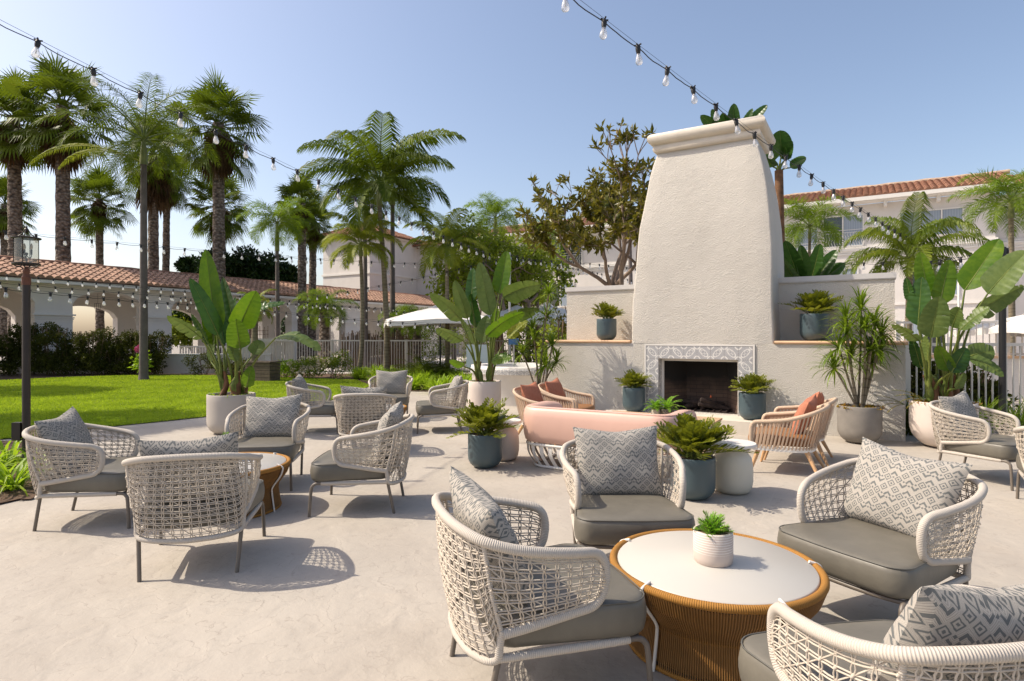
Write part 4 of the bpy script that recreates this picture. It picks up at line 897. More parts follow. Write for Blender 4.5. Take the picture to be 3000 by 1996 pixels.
# ---- plain poles that carry the strings
pr = thing('black_pole', 'tall black pole behind the big potted banana plant at right', 'pole', (7.02, 8.5, 0)); mb = MB(); mb.lathe([(.07, 0), (.07, .02), (.045, .04), (.043, 2.72), (.0, 2.74)], 18, cap1=False); ob('shaft', mb, M['black'], pr, True, 50)
pw = thing('grey_pole', 'thin pale grey pole rising behind the pinkish pot plant', 'pole', (P(1493, 985, 19).x, 19, 0)); mb = MB(); mb.lathe([(.04, 0), (.037, 4.12), (.0, 4.13)], 14, cap1=False); ob('shaft', mb, M['fence'], pw)
# ---- string lights
sock = MB(); sock.lathe([(.008, .03), (.020, .018), (.025, .004), (.024, -.022), (.019, -.046), (.017, -.053)], 10)
for k in range(4): a = k*math.pi/2; sock.tube([(.0, 0, .022), (.034*math.cos(a), .034*math.sin(a), .03)], .008, 5)
glb = MB(); glb.lathe([(.0135, -.045), (.0165, -.055), (.0225, -.075), (.0315, -.10), (.0345, -.120), (.0325, -.137), (.022, -.150), (.0, -.155)], 14, cap0=False, cap1=False)
fil = MB(); fil.lathe([(.004, -.05), (.0035, -.075), (.007, -.09), (.007, -.115), (.001, -.12)], 6)
me_s = me_g = me_f = None
def string(pfun, k0, k1, lab, wire=.0055, messenger=True, scale=1.0, fil_=True, seed=0):
    global me_s, me_g, me_f
    rg = random.Random(seed); t = thing('string_lights', lab, 'string lights', pfun(k0)); base = pfun(k0)
    mb = MB(); pts = []
    for i in range(k0, k1):
        a, b = pfun(i), pfun(i+1); nn = 6
        for j in range(nn): q = j/nn; pts.append(a.lerp(b, q)-base+Vector((wob(rg, .006), wob(rg, .01), -.022*scale*math.sin(math.pi*q)*(1+wob(rg, .5)))))
    pts.append(pfun(k1)-base); mb.tube(pts, wire, 5); 
    if messenger: mb.tube([pfun(i)-base+Vector((0, 0, .03)) for i in range(k0, k1+1)], wire*.45, 4)
    ob('cable', mb, M['black'], t)
    for i in range(k0, k1+1):
        p = pfun(i)-base+Vector((0, 0, -.008))
        if me_g is None:
            g = ob('bulb', glb, M['bulb'], t); s = ob('socket', sock, M['black'], g); me_g, me_s = g.data, s.data; f = ob('filament', fil, M['stool_top'], g); me_f = f.data
        else:
            g = bpy.data.objects.new('bulb', me_g); COL.objects.link(g); g.parent = t; s = bpy.data.objects.new('socket', me_s); COL.objects.link(s); s.parent = g
            if fil_: f = bpy.data.objects.new('filament', me_f); COL.objects.link(f); f.parent = g
        g.location = p; g.scale = (scale*1.12,)*3; g.rotation_euler = (wob(rg, .3), wob(rg, .3), rg.random()*6)
    return t
def S1(k): return Vector((-5.03+.187*k, 6.3+.57*k, 4.12+.45*((20-k)/20)**2))
def S2(k): return Vector((.891+.418*k, 5.74+.431*k, 3.97+.52*((26-k)/26)**2))
string(S1, -2, 23, 'string of clear bulbs sweeping down from the upper left corner', seed=1)
string(S2, -3, 37, 'string of clear bulbs running from the top centre across the chimney to the right', seed=2)
def line(pxs, n, sag):
    (x0, y0, Y0), (x1, y1, Y1) = pxs; a, b = P(x0, y0, Y0), P(x1, y1, Y1)
    return lambda k: a.lerp(b, k/n)-Vector((0, 0, sag*4*(k/n)*(1-k/n)))
string(line(((-80, 670, 12.5), (1440, 775, 27)), 33, .22), 0, 33, 'long string of bulbs crossing level in front of the palms and the tower', scale=.95, seed=3)
string(line(((-60, 838, 9.5), (600, 893, 17.5)), 15, .05), 0, 15, 'lowest string of bulbs across the nearest arches at left', scale=.85, seed=4)
string(line(((20, 806, 15), (1320, 928, 24)), 44, -.02), 0, 44, 'string of small bulbs along the arcade eave', fil_=False, scale=.72, seed=5)
string(line(((0, 828, 13.5), (1200, 905, 26)), 40, .10), 0, 40, 'string of small bulbs just under the arcade roof edge', fil_=False, scale=.72, seed=6)
string(line(((500, 868, 17), (1290, 952, 15)), 24, .12), 0, 24, 'string of bulbs drooping from the banana plant towards the white parasol', fil_=False, scale=.7, seed=7)
string(line(((930, 868, 22), (1492, 752, 19)), 17, .10), 0, 17, 'string of bulbs rising from the arcade roof to the thin grey pole', fil_=False, scale=.8, seed=8)
string(line(((1496, 748, 19), (1850, 822, 24)), 24, .0), 0, 24, 'dense string of bulbs from the grey pole towards the magnolia', fil_=False, scale=.85, seed=9)
string(line(((1496, 762, 19), (2130, 845, 22)), 24, -.25), 0, 14, 'second string of bulbs behind the magnolia branches', fil_=False, scale=.85, seed=12)
string(line(((2285, 775, 13.5), (2790, 770, 16)), 9, .0), 0, 9, 'thin string of bulbs just above the right side wall', scale=.9, seed=10)
string(line(((2725, 770, 9.8), (2950, 732, 8.5)), 7, .02), 0, 7, 'short string of bulbs ending at the black pole', scale=.9, seed=11)
ep = thing('grey_pole', 'far pale pole behind the right banana plant that holds the long string', 'pole', (S2(37).x, S2(37).y+.06, 0)); mb = MB(); mb.lathe([(.04, 0), (.037, 4.2), (0, 4.21)], 12, cap1=False); ob('shaft', mb, M['fence'], ep)
# ---- market parasols
def parasol(loc, w, zt, h, lab, rz):
    t = thing('market_parasol', lab, 'parasol', loc, rz, 'white market parasols by the pool'); mb = MB(); n = 10; rws = []
    rg = random.Random(int(loc[0]*10)); hw_ = w/2
    for i in range(n+1):
        q = i/n; row = []
        for k in range(32):
            a = k*math.pi/16; c, s = math.cos(a), math.sin(a); r = hw_/max(abs(c), abs(s)); dip = .06*math.sin((a*2) % math.pi)**2*q*w/2*.4 if False else 0
            ridge = abs(math.cos(2*a+math.pi/2*0))
            z = zt+h*(1-q**1.15) - .05*q*math.cos(4*a)*-1 + wob(rg, .02)*q; row.append((r*c*q, r*s*q, z))
        rws.append(row)
    mb.grid(rws, closeu=True); mb.grid([rws[-1], [(p[0], p[1], p[2]-.14) for p in rws[-1]]], closeu=True); ob('canopy', mb, M['canvas'], t, True, 20)
    mb = MB(); mb.lathe([(.42, zt+h*.82), (.05, zt+h+.06), (.0, zt+h+.06)], 8, cap0=False, cap1=False); ob('vent_cap', mb, M['canvas'], t)
    mb = MB(); mb.tube([(0, 0, 0), (0, 0, zt+h)], .03, 8); ob('pole', mb, M['black'], t)
    for k in range(8): a = k*math.pi/4; r = hw_/max(abs(math.cos(a)), abs(math.sin(a))); mb = MB(); mb.tube([(0, 0, zt+h-.06), (r*.98*math.cos(a), r*.98*math.sin(a), zt-.03)], .012, 4); ob('rib', mb, M['black'], t)
    return t
p = P(1290, 985, 19.5); parasol((p.x, 19.5, 0), 3.5, 1.93, .52, 'white market parasol behind the trunk of the rear palm, leftmost of the parasols', .25)
p = P(1515, 985, 21.5); parasol((p.x, 21.5, 0), 3.6, 1.95, .55, 'white market parasol showing through the pinkish pot banana leaves', .1)
p = P(1600, 985, 24.5); parasol((p.x, 24.5, 0), 3.4, 2.0, .78, 'white market parasol just left of the fireplace side wall', .4)
p = P(3060, 985, 14); parasol((p.x, 14, 0), 2.6, 1.62, .42, 'white parasol cut by the right edge beyond the fence', .3)
# ------------------------------------------------------------------ plant builders
def UV3(): return Vector((0, 0, 1))
def rnd_dir(rg): 
    z = rg.uniform(-1, 1); a = rg.random()*6.283; r = math.sqrt(1-z*z); return Vector((r*math.cos(a), r*math.sin(a), z))
def leaf(mb, p, d, n, L, Wd, bend=.15):
    s = d.cross(n); s = s.normalized() if s.length > 1e-5 else Vector((1, 0, 0)); n2 = s.cross(d)
    a = p; b = p+d*L*.5+s*Wd*.5+n2*bend*L*.3; c = p+d*L-n2*bend*L*.5; e = p+d*L*.5-s*Wd*.5+n2*bend*L*.3; m = p+d*L*.5
    mb.tri(a, b, m); mb.tri(b, c, m); mb.tri(c, e, m); mb.tri(e, a, m)
def feather(mb, base, az, el, L, droop, nl, ll, wl, rg, hang=.35, vtwist=0.0, stem=None, dens=1):
    d = Vector((math.cos(az)*math.cos(el), math.sin(az)*math.cos(el), math.sin(el))); p = Vector(base); n = 18; pts = [p.copy()]; h = Vector((math.cos(az), math.sin(az), 0)); ang = el
    for i in range(n):
        ang -= droop/n*(.4+1.2*i/n); d = h*math.cos(ang)+UV3()*math.sin(ang); p = p+d*(L/n); pts.append(p.copy())
    (stem or mb).tube(pts, [max(.003, .02*(1-i/n)*L/2.2) for i in range(n+1)], 4, cap=False)
    s0 = h.cross(UV3()).normalized()
    for k in range(nl):
        t = .16+.84*(k+rg.random()*.6)/nl; i = min(n-1, int(t*n)); q = pts[i].lerp(pts[i+1], t*n-i); dd = (pts[i+1]-pts[i]).normalized(); up = s0.cross(dd)
        l = ll*(math.sin(math.pi*min(1, .18+t*.80))**.6)*(.85+.3*rg.random())
        for sd in (1, -1):
            v = (s0*sd*(1-.35*t)+dd*(.45+.5*t)+up*(.25+vtwist*rg.uniform(-1, 1))).normalized(); v2 = (v-UV3()*hang*(1+.5*rg.random())).normalized()
            w = wl*(.8+.4*rg.random()); wd = dd*w*.5
            m1 = q+v*l*.45; tp = m1+v2*l*.55
            mb.quad(q-wd*.5, q+wd*.5, m1+wd, m1-wd); mb.tri(m1-wd, m1+wd, tp)
def feather_palm(name, nf, L, ll, seed, mats, wl=.03, nl=52, droop=1.5, elmin=-20, hang=.4, shaft=None, vt=.1):
    rg = random.Random(seed); mb = MB(); st = MB()
    for k in range(nf):
        az = k*2.39996+rg.uniform(-.2, .2); q = k/nf; el = R(82-(82-elmin)*q**.9+rg.uniform(-6, 6)); feather(mb, (0, 0, 0), az, el, L*rg.uniform(.85, 1.08)*(.75+.25*math.sin(math.pi*min(1, q+.3))), droop*rg.uniform(.75, 1.2), nl, ll, wl, rg, hang, vt, st)
    return mb, st
def fan_leaf(mb, base, d, pet, Rd, rg, ns=22, drop=.35):
    d = d.normalized(); s = d.cross(UV3()); s = s.normalized() if s.length > .05 else Vector((1, 0, 0)); n = s.cross(d).normalized()
    c = base+d*pet-UV3()*pet*.08; mb.tube([base, base.lerp(c, .5)+UV3()*.03, c], [.02, .014, .01], 4, cap=False); roll = rg.uniform(-.5, .5); s, n = s*math.cos(roll)+n*math.sin(roll), n*math.cos(roll)-s*math.sin(roll)
    for k in range(ns):
        a = R(-128+256*(k+.5)/ns); v = d*math.cos(a)+s*math.sin(a); r = Rd*(.82+.25*math.cos(a*.6))*rg.uniform(.9, 1.08); w = s*math.cos(a)-d*math.sin(a)
        m = c+v*r*.52+n*.03; e = m+(v-UV3()*drop*rg.uniform(.6, 1.6)).normalized()*r*.48; ww = w*r*.52*math.tan(R(128/ns))*.80
        mb.tri(c, m+ww, m-ww+n*.012); mb.tri(m+ww, e, m-ww)
def fan_crown(seed, nl, pet, Rd, elmin=-45):
    rg = random.Random(seed); mb = MB()
    for k in range(nl):
        az = k*2.39996+rg.uniform(-.3, .3); el = R(85-(85-elmin)*(k/nl)**.85+rg.uniform(-8, 8)); d = Vector((math.cos(az)*math.cos(el), math.sin(az)*math.cos(el), math.sin(el)))
        fan_leaf(mb, Vector((0, 0, -.1-.45*k/nl)), d, pet*rg.uniform(.7, 1.3), Rd*rg.uniform(.8, 1.15), rg, 24, .35+.7*k/nl)
    return mb
def fan_skirt(seed, nl, Rd, length):
    rg = random.Random(seed); mb = MB()
    for k in range(nl):
        az = rg.random()*6.283; el = R(rg.uniform(-84, -48)); z = -.35-length*rg.random()**.9
        d = Vector((math.cos(az)*math.cos(el), math.sin(az)*math.cos(el), math.sin(el))); fan_leaf(mb, Vector((0, 0, z)), d, .28*Rd, Rd*rg.uniform(.6, .9), rg, 18, 2.2)
    return mb
def trunk_mb(h, r0, r1, lean=(0, 0), seed=0, rings=26, n=12, bulge=0.0, rough=0.0):
    rg = random.Random(seed); mb = MB(); rows = []; pts = []
    N_ = rings
    for i in range(N_+1):
        t = i/N_; z = h*t; cx = lean[0]*t**1.5; cy = lean[1]*t**1.5; r = r0+(r1-r0)*t + bulge*math.exp(-t*9)
        rows.append([(cx+(r*(1+rough*rg.uniform(-1, 1)))*math.cos(k*6.283/n), cy+(r*(1+rough*rg.uniform(-1, 1)))*math.sin(k*6.283/n), z) for k in range(n)])
    mb.grid(rows, closeu=True); return mb
META = {}
def share(key, fn, name, mat, parent, smooth=False, loc=None, rz=0, sc_=1.0):
    if key not in META: o = ob(name, fn(), mat, parent, smooth); META[key] = o.data
    else: o = bpy.data.objects.new(name, META[key]); COL.objects.link(o); o.parent = parent
    if loc is not None: o.location = loc
    o.rotation_euler = (0, 0, rz); o.scale = (sc_,)*3; return o
def fan_palm(px, pyc, Y, sc_, lab, tr=.17, skirt=1.0, variant=0, lean=0.0, grp='tall fan palms beyond the covered walk', deadfrac=1.0, pxb=None, bark='barkfan'):
    c = P(px, pyc, Y); xb = P(pxb, 985, Y).x if pxb else c.x; t = thing('fan_palm', lab, 'palm tree', (xb, Y, 0), 0, grp)
    mb = trunk_mb(c.z-.2, tr*1.15, tr*.9, (c.x-xb, 0), int(px), 60, 14, .05, .09); ob('trunk', mb, M[bark], t, True)
    top = (c.x-xb, 0, c.z); share('fanc%d' % variant, lambda: fan_crown(20+variant, 58, 1.05, .84, -62), 'crown', M['fan'], t, False, top, px*.37, sc_)
    if skirt: share('skirt%d' % variant, lambda: fan_skirt(40+variant, 58, 1.0, 1.0), 'dead_skirt', M['dead'], t, False, top, px*.71, sc_*skirt*.82)
    return t
def fpalm(px, pyc, Y, key, lab, tr, bark, mat, mk, pxb=None, zb=0, sc_=1.0, shaft=.0, rz=0, grp=None, bow=0.0, stemm='stalk', name='feather_palm'):
    c = P(px, pyc, Y); xb = P(pxb, 985, Y).x if pxb else c.x; t = thing(name, lab, 'palm tree', (xb, Y, zb), 0, grp); H_ = c.z-zb
    dx = c.x-xb; pts = crom([(0, 0, -.05), (bow, 0, H_*.25), (dx*.45+bow*.8, 0, H_*.6), (dx, 0, H_-shaft)], 9); rr = [tr*1.18-(tr*.45)*i/(len(pts)-1) for i in range(len(pts))]; rr[0] *= 1.3; rr[1] *= 1.12
    mb = MB(); mb.tube(pts, rr, 12); ob('trunk', mb, M[bark], t)
    if shaft: mb = MB(); mb.tube([(dx, 0, H_-shaft-.02), (dx, 0, H_-shaft*.6), (dx, 0, H_+.05)], [tr*1.05, tr*.95, tr*.4], 10); ob('crownshaft', mb, M['crownshaft'], t)
    if key not in META:
        a, b = mk(); o = ob('fronds', a, M[mat], t, False); META[key] = o.data; o2 = ob('frond_stems', b, M[stemm], o); META[key+'s'] = o2.data
    else:
        o = bpy.data.objects.new('fronds', META[key]); COL.objects.link(o); o.parent = t; o2 = bpy.data.objects.new('frond_stems', META[key+'s']); COL.objects.link(o2); o2.parent = o
    o.location = (dx, 0, H_); o.rotation_euler = (0, 0, rz); o.scale = (sc_,)*3; return t
# ---- tall palms at left
FP = [(40, 330, 30, 1.25, 'tall fan palm at the far left with a heavy brown skirt', .30, 1.25, 0, 48), (183, 300, 29, 1.35, 'tall fan palm second from the left with thick diamond bark', .30, 1.35, 1, 186),
      (291, 575, 38, 1.15, 'small fan palm between the tall ones, its round crown low in the sky', .22, .8, 0, 293), (450, 440, 33, 1.15, 'fan palm mostly hidden behind the tall feather palm, with brown skirt', .26, 1.6, 1, 449), (490, 500, 37, 1.0, 'thin trunked fan palm just right of the tall feather palm', .20, 1.3, 0, 484),
      (640, 350, 30, 1.35, 'tall fan palm standing alone right of the feather palm', .28, 1.25, 0, 642), (645, 590, 39, 1.25, 'lower fan palm behind the tall one, its crown round its trunk', .24, 1.1, 1, 660), (15, 590, 42, 1.2, 'fan palm crown low at the left edge of the picture', .24, 1.2, 1, 10),
      (884, 585, 32, .85, 'fan palm behind the kentia palm, trunk rough and leaning', .22, 1.1, 0, 886), (918, 640, 34, .8, 'second rough fan palm trunk behind the kentia palm', .20, 1.0, 1, 914)]
for px, py, Y, s, lab, tr, sk, v, pb in FP: fan_palm(px, py, Y, s, lab, tr, sk, v, pxb=pb)
QM = lambda: feather_palm('q', 21, 3.5, .72, 5, 'feather', .026, 84, 1.55, -30, .5, vt=.5)
fpalm(421, 410, 19.5, 'queen', 'tall slender feather palm with grey trunk and yellow lower frond at left', .118, 'barkgrey', 'feather', QM, 421, sc_=.92, shaft=.8, rz=.6)
t = bpy.data.objects['feather_palm']; yb = MB(); rg = random.Random(3); c = P(421, 470, 19.5)
for az, L_ in ((R(182), 3.9), (R(172), 3.4)): feather(yb, (0, 0, c.z-.1), az, R(28), L_, 1.25, 56, .42, .03, rg, .7)
ob('yellow_frond', yb, M['featherY'], t, False)
KM = lambda: feather_palm('k', 22, 3.15, .92, 9, 'feather', .046, 70, 1.45, -12, 1.0)
KS = lambda: feather_palm('k2', 16, 1.95, .55, 11, 'featherY', .036, 56, 1.7, -15, .8)
KR = lambda: feather_palm('kr', 18, 3.1, .85, 19, 'feather', .042, 72, 1.9, 0, 1.35)
LS = lambda: feather_palm('l', 22, 1.8, .45, 13, 'featherL', .020, 80, 1.9, -20, .4, vt=.7)
fpalm(1112, 545, 21.0, 'kentia', 'large dark green palm with wide arching fronds left of centre', .10, 'barkring', 'feather', KM, 1133, sc_=1.12, shaft=.7, rz=.3)
fpalm(1057, 720, 20.6, 'kentiaS', 'small yellowish palm directly left of the large dark palm', .078, 'barkring', 'featherY', KS, 1050, sc_=1.0, shaft=.35, rz=1.1, bow=.12)
fpalm(1309, 725, 20.0, 'kentiaS', 'small yellowish palm between the large palm and the grey pole', .078, 'barkring', 'featherY', KS, 1311, sc_=1.05, shaft=.55, rz=2.9)
fpalm(1150, 560, 26, 'queen', 'grey trunked palm standing behind the large dark palm', .12, 'barkgrey', 'feather', QM, 1150, sc_=.75, shaft=.6, rz=2)
fpalm(1069, 600, 25, 'queen', 'dark trunked palm behind the small yellowish palm', .10, 'barkgrey', 'feather', QM, 1071, sc_=.7, shaft=.6, rz=4)
fpalm(812, 655, 24, 'light', 'slim palm with light green plumes above the arcade roof', .09, 'barkgrey', 'featherL', LS, 813, sc_=1.0, shaft=1.1, rz=1)
fpalm(1452, 640, 34, 'light', 'light green palm crown above the roofs near the centre', .15, 'barkgrey', 'featherL', LS, 1452, sc_=1.35, shaft=.8, rz=2)
fpalm(1330, 700, 30, 'queen', 'small feathery palm top behind the yellowish palms', .12, 'barkgrey', 'feather', QM, 1330, sc_=.6, shaft=.5, rz=1)
fpalm(1590, 700, 38, 'light', 'light green palm top behind the loose leafy tree', .12, 'barkgrey', 'featherL', LS, 1590, sc_=1.2, shaft=.5, rz=4)
fpalm(1845, 665, 30, 'light', 'light green palm top just left of the chimney', .12, 'barkgrey', 'featherL', LS, 1850, sc_=.8, shaft=.5, rz=5)
fpalm(2372, 665, 18.5, 'light', 'bright green bushy palm right of the chimney', .055, 'barkring', 'featherL', LS, 2369, sc_=.92, shaft=.35, rz=3)
fpalm(2665, 765, 15.5, 'kentiaR', 'broad yellow green palm arching over the right side wall', .09, 'barkring', 'kentY', KR, 2660, sc_=.74, shaft=.3, rz=1.75)
fpalm(2962, 590, 18, 'light', 'bright green palm at the right edge before the hotel balcony', .09, 'barkring', 'featherL', LS, 2965, sc_=1.05, shaft=.5, rz=.6)
fpalm(748, 905, 20.5, 'kentiaS', 'young palm with grey green fronds before the arcade, behind the left banana plant', .12, 'barkring', 'featherY', KS, 745, sc_=.55, shaft=.1, rz=.6)
fpalm(950, 905, 27, 'light', 'short date palm with thick brown trunk before the arcade arches', .26, 'barkfan', 'featherL', LS, 951, sc_=.95, shaft=.0, rz=2.2)
fpalm(1170, 940, 26, 'light', 'short shaggy palm under the left parasol', .20, 'barkfan', 'featherL', LS, 1172, sc_=.7, shaft=.0, rz=.2)
fpalm(1222, 945, 25, 'light', 'short shaggy palm with reddish trunk under the parasol edge', .20, 'barkfan', 'featherL', LS, 1220, sc_=.7, shaft=.0, rz=4.2)
for x_, y_, z_, lab in ((-12.1, 10.3, 6.0, 'fan palm outside the left edge shading the front of the lawn'), (-18.0, 16.0, 6.4, 'fan palm outside the left edge shading the middle of the lawn')):
    pt = P(0, 985, 1)*0; px_ = 1500+F*x_/y_; fan_palm(px_, HY-(z_-CH)*F/y_, y_, 1.05, lab, .2, 1.0, 0)
# ---- branching trees
LOWT = [1]
def branch(mb, p, d, L, r, depth, rg, tips, spread=.55, up=.25, kids=(2, 3)):
    pts = [p]; q = p.copy(); dd = d.copy(); n = 4
    for i in range(n): dd = (dd+Vector((wob(rg, .3), wob(rg, .3), wob(rg, .2)+up*.12))).normalized(); q = q+dd*(L/n); pts.append(q.copy())
    mb.tube(pts, [r*(1-.35*i/n) for i in range(n+1)], 5 if depth < 2 else 7, cap=False)
    if depth == 0: tips.append((q, dd)); return
    if depth <= LOWT[0]:
        for kk in (1, 2, 3): tips.append((pts[kk], (dd+rnd_dir(rg)*1.2).normalized()))
    for k in range(rg.randint(*kids)):
        v = rnd_dir(rg); nd = (dd+v*spread*1.3+UV3()*up).normalized(); branch(mb, q, nd, L*rg.uniform(.62, .85), r*.62, depth-1, rg, tips, spread, up, kids)
def tree(name, loc, h0, L0, r, depth, seed, lab, mat, bark, lsize, lper, spread=.6, up=.3, kids=(2, 3), stems=1, asp=.38, clump=.12, rosette=True):
    rg = random.Random(seed); t = thing(name, lab, 'tree', loc); tips = []; mb = MB()
    for s in range(stems):
        d = (UV3()+Vector((wob(rg, .5), wob(rg, .5), 0))*(.5 if stems == 1 else 1.1)).normalized(); p0 = Vector((wob(rg, .3), wob(rg, .3), 0))*(stems > 1)
        mb.tube([p0, p0+d*h0*.5, p0+d*h0], [r*1.2, r*1.05, r], 9, cap=False); branch(mb, p0+d*h0, d, L0, r*.9, depth, rg, tips, spread, up, kids)
    ob('trunk', mb, M[bark], t); lf_ = MB()
    for p, d in tips:
        for k in range(lper):
            if rosette: v = (d*.5+rnd_dir(rg)).normalized(); q = p-d*rg.random()*clump
            else: v = (rnd_dir(rg)+Vector((0, 0, -.15))).normalized(); q = p+rnd_dir(rg)*clump*rg.random()**.5
            leaf(lf_, q, v, rnd_dir(rg), lsize*rg.uniform(.7, 1.2), lsize*asp, .2)
    ob('crown', lf_, M[mat], t, False); return t
LOWT[0] = 2
p = P(1765, 985, 15.0); tree('magnolia', (p.x, 15, 0), 1.3, 1.42, .10, 5, 29, 'magnolia with bronze green leaf clusters left of the chimney', 'magn', 'mag_trunk', .20, 8, .80, .28, (2, 3), 2, .36)
p = P(1860, 985, 14.0); tree('magnolia', (p.x, 14.3, 0), 1.5, 1.55, .085, 4, 31, 'smaller magnolia against the left edge of the chimney', 'magn', 'mag_trunk', .20, 9, .6, .5, (2, 3), 1, .36)
LOWT[0] = 1
for px, Y, sd, lab, h in ((1470, 24, 3, 'loose yellow green tree with open branches left of the magnolia', 1.7), (1590, 23, 8, 'loose leafy tree directly behind the magnolia', 1.6), (1395, 28, 12, 'loose leafy tree between the yellowish palms and the pole', 1.9), (1535, 21.5, 17, 'fullest loose leafy tree just right of the grey pole', 1.5)):
    tree('leafy_tree', (P(px, 985, Y).x, Y, 0), h, 1.22, .10, 5, sd, lab, 'loose', 'mag_trunk', .19, 11, .85, .05, (2, 3), 2, .48, .35, False)
def cloud(mb, rg, n, c, rad, size, asp=.45, shell=.55):
    for _ in range(n):
        v = rnd_dir(rg); r = shell+(1-shell)*rg.random(); lump = 1+.22*math.sin(v.x*5+c[0])*math.cos(v.z*6+c[1])+.12*math.sin(v.y*11)
        p = Vector((c[0]+v.x*rad[0]*r*lump, c[1]+v.y*rad[1]*r*lump, c[2]+v.z*rad[2]*r*lump)); d = (v*.7+rnd_dir(rg)).normalized(); leaf(mb, p, d, rnd_dir(rg), size*rg.uniform(.6, 1.3), size*asp, .2)
def bigtree(loc, balls, lab, n, size, seed, mat='darktree'):
    rg = random.Random(seed); t = thing('dark_tree', lab, 'tree', loc); mb = MB()
    for (x, y, z, r) in balls: mb.tube([(0, 0, 0), (x*.3, y*.3, z*.5), (x, y, z)], [.16, .1, .03], 6, cap=False)
    ob('trunk', mb, M['mag_trunk'], t); lf_ = MB()
    for (x, y, z, r) in balls:
        for k in range(9):
            v = rnd_dir(rg); cloud(lf_, rg, n//9, (x+v.x*r*.6, y+v.y*r*.6, z+v.z*r*.5), (r*.5, r*.5, r*.42), size)
    ob('crown', lf_, M[mat], t, False)
def ball(px, py, Y, r, ox): c = P(px, py, Y); return (c.x-ox, 0, c.z, r)
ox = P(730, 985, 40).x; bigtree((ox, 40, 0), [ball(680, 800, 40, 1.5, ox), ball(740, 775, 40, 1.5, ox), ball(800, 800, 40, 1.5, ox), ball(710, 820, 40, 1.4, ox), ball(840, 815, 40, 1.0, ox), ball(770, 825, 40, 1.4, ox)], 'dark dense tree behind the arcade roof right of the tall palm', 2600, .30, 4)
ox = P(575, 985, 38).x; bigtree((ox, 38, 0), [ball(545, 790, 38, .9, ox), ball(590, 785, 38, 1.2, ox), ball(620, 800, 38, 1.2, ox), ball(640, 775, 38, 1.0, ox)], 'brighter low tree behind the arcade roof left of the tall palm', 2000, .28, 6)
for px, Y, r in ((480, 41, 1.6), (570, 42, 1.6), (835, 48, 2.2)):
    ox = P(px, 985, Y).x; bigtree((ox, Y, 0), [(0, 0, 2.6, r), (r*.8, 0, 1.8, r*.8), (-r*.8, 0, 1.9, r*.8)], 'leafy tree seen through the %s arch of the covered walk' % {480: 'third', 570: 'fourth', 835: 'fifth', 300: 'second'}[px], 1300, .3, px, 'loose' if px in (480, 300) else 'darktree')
rgb = random.Random(91)
for px, Y, w, h, mt, lab in ((1638, 13.6, .55, 1.9, 'loose', 'golden green bush against the left end of the fireplace wall'), (1560, 20.5, 1.2, 2.0, 'loose', 'leafy bush behind the notice board and spa'), (1400, 24.5, 1.5, 2.3, 'loose', 'leafy bush under the parasols left of the spa'), (1215, 27, 1.6, 2.2, 'feather', 'dark green bush before the hotel wall behind the parasol'), (1700, 19, 1.3, 2.6, 'magn', 'bronze green bush behind the left side wall'), (1820, 18, 1.2, 2.7, 'magn', 'bronze green bush between side wall and chimney'), (2840, 9.6, .55, 1.0, 'hedge', 'dark shrub behind the big right pot'), (2700, 9.4, .4, 1.1, 'hedge', 'dark shrub in the gap between wall end and big pot')):
    t = thing('bush', lab, 'bush', (P(px, 985, Y).x, Y, 0)); mb = MB(); st = MB()
    for k in range(10): a = rnd_dir(rgb); st.tube([(wob(rgb, .2), wob(rgb, .2), 0), (a.x*w*.3, a.y*w*.2, h*.5), (a.x*w*.7, a.y*w*.5, h*.95)], .012, 4, cap=False)
    for k in range(34): v = rnd_dir(rgb); r = rgb.random()**.5; cloud(mb, rgb, 60, (v.x*w*r, v.y*w*.7*r, h*.5+v.z*h*.46*r), (.3*w, .3*w, .26*w), .11 if mt != 'magn' else .17, .5)
    ob('stems', st, M['twig'], t); ob('foliage', mb, M[mt], t, False)
# ---- hedge along the arcade: separate shrubs
rg = random.Random(77)
HD = [(-40, 22.2, 1.15), (60, 22.4, 1.05), (128, 22.6, 1.30), (190, 22.4, 1.35), (250, 22.6, 1.25), (310, 22.6, 1.2), (368, 22.8, 1.0), (430, 22.8, 1.15), (478, 22.9, 1.1)]
HN = ['clipped dark shrub at the left edge of the hedge', 'dark shrub behind the lamp post', 'tall dark shrub just right of the lamp post', 'tallest dark shrub before the first pillar', 'dark shrub below the second arch', 'thin dark shrub with gaps before the white low wall', 'sparse dark shrub left of the pink flowers', 'dark shrub with the pink hydrangea heads in front', 'last dark shrub at the right end of the hedge']
for (px, Y, h), nm in zip(HD, HN):
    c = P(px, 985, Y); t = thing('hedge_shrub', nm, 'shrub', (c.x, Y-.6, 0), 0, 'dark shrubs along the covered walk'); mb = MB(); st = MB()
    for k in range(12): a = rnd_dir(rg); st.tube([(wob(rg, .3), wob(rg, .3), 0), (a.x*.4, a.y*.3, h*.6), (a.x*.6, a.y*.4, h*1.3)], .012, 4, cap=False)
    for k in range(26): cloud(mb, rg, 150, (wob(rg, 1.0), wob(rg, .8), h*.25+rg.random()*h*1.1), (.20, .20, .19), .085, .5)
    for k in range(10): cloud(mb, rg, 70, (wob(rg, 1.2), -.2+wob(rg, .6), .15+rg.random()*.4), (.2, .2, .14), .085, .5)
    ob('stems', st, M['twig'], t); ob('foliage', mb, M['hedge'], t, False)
c = P(413, 1018, 21.4); t = thing('hydrangea', 'pink hydrangea heads in front of the dark hedge', 'flower', (c.x, 21.4, 0)); mb = MB()
for dx, dz, r in ((0, .03, .09), (-.06, -.08, .10), (.08, -.20, .08)): cloud(mb, rg, 260, (dx*1.6, 0, c.z+dz), (r, r, r), .04, .9, .8)
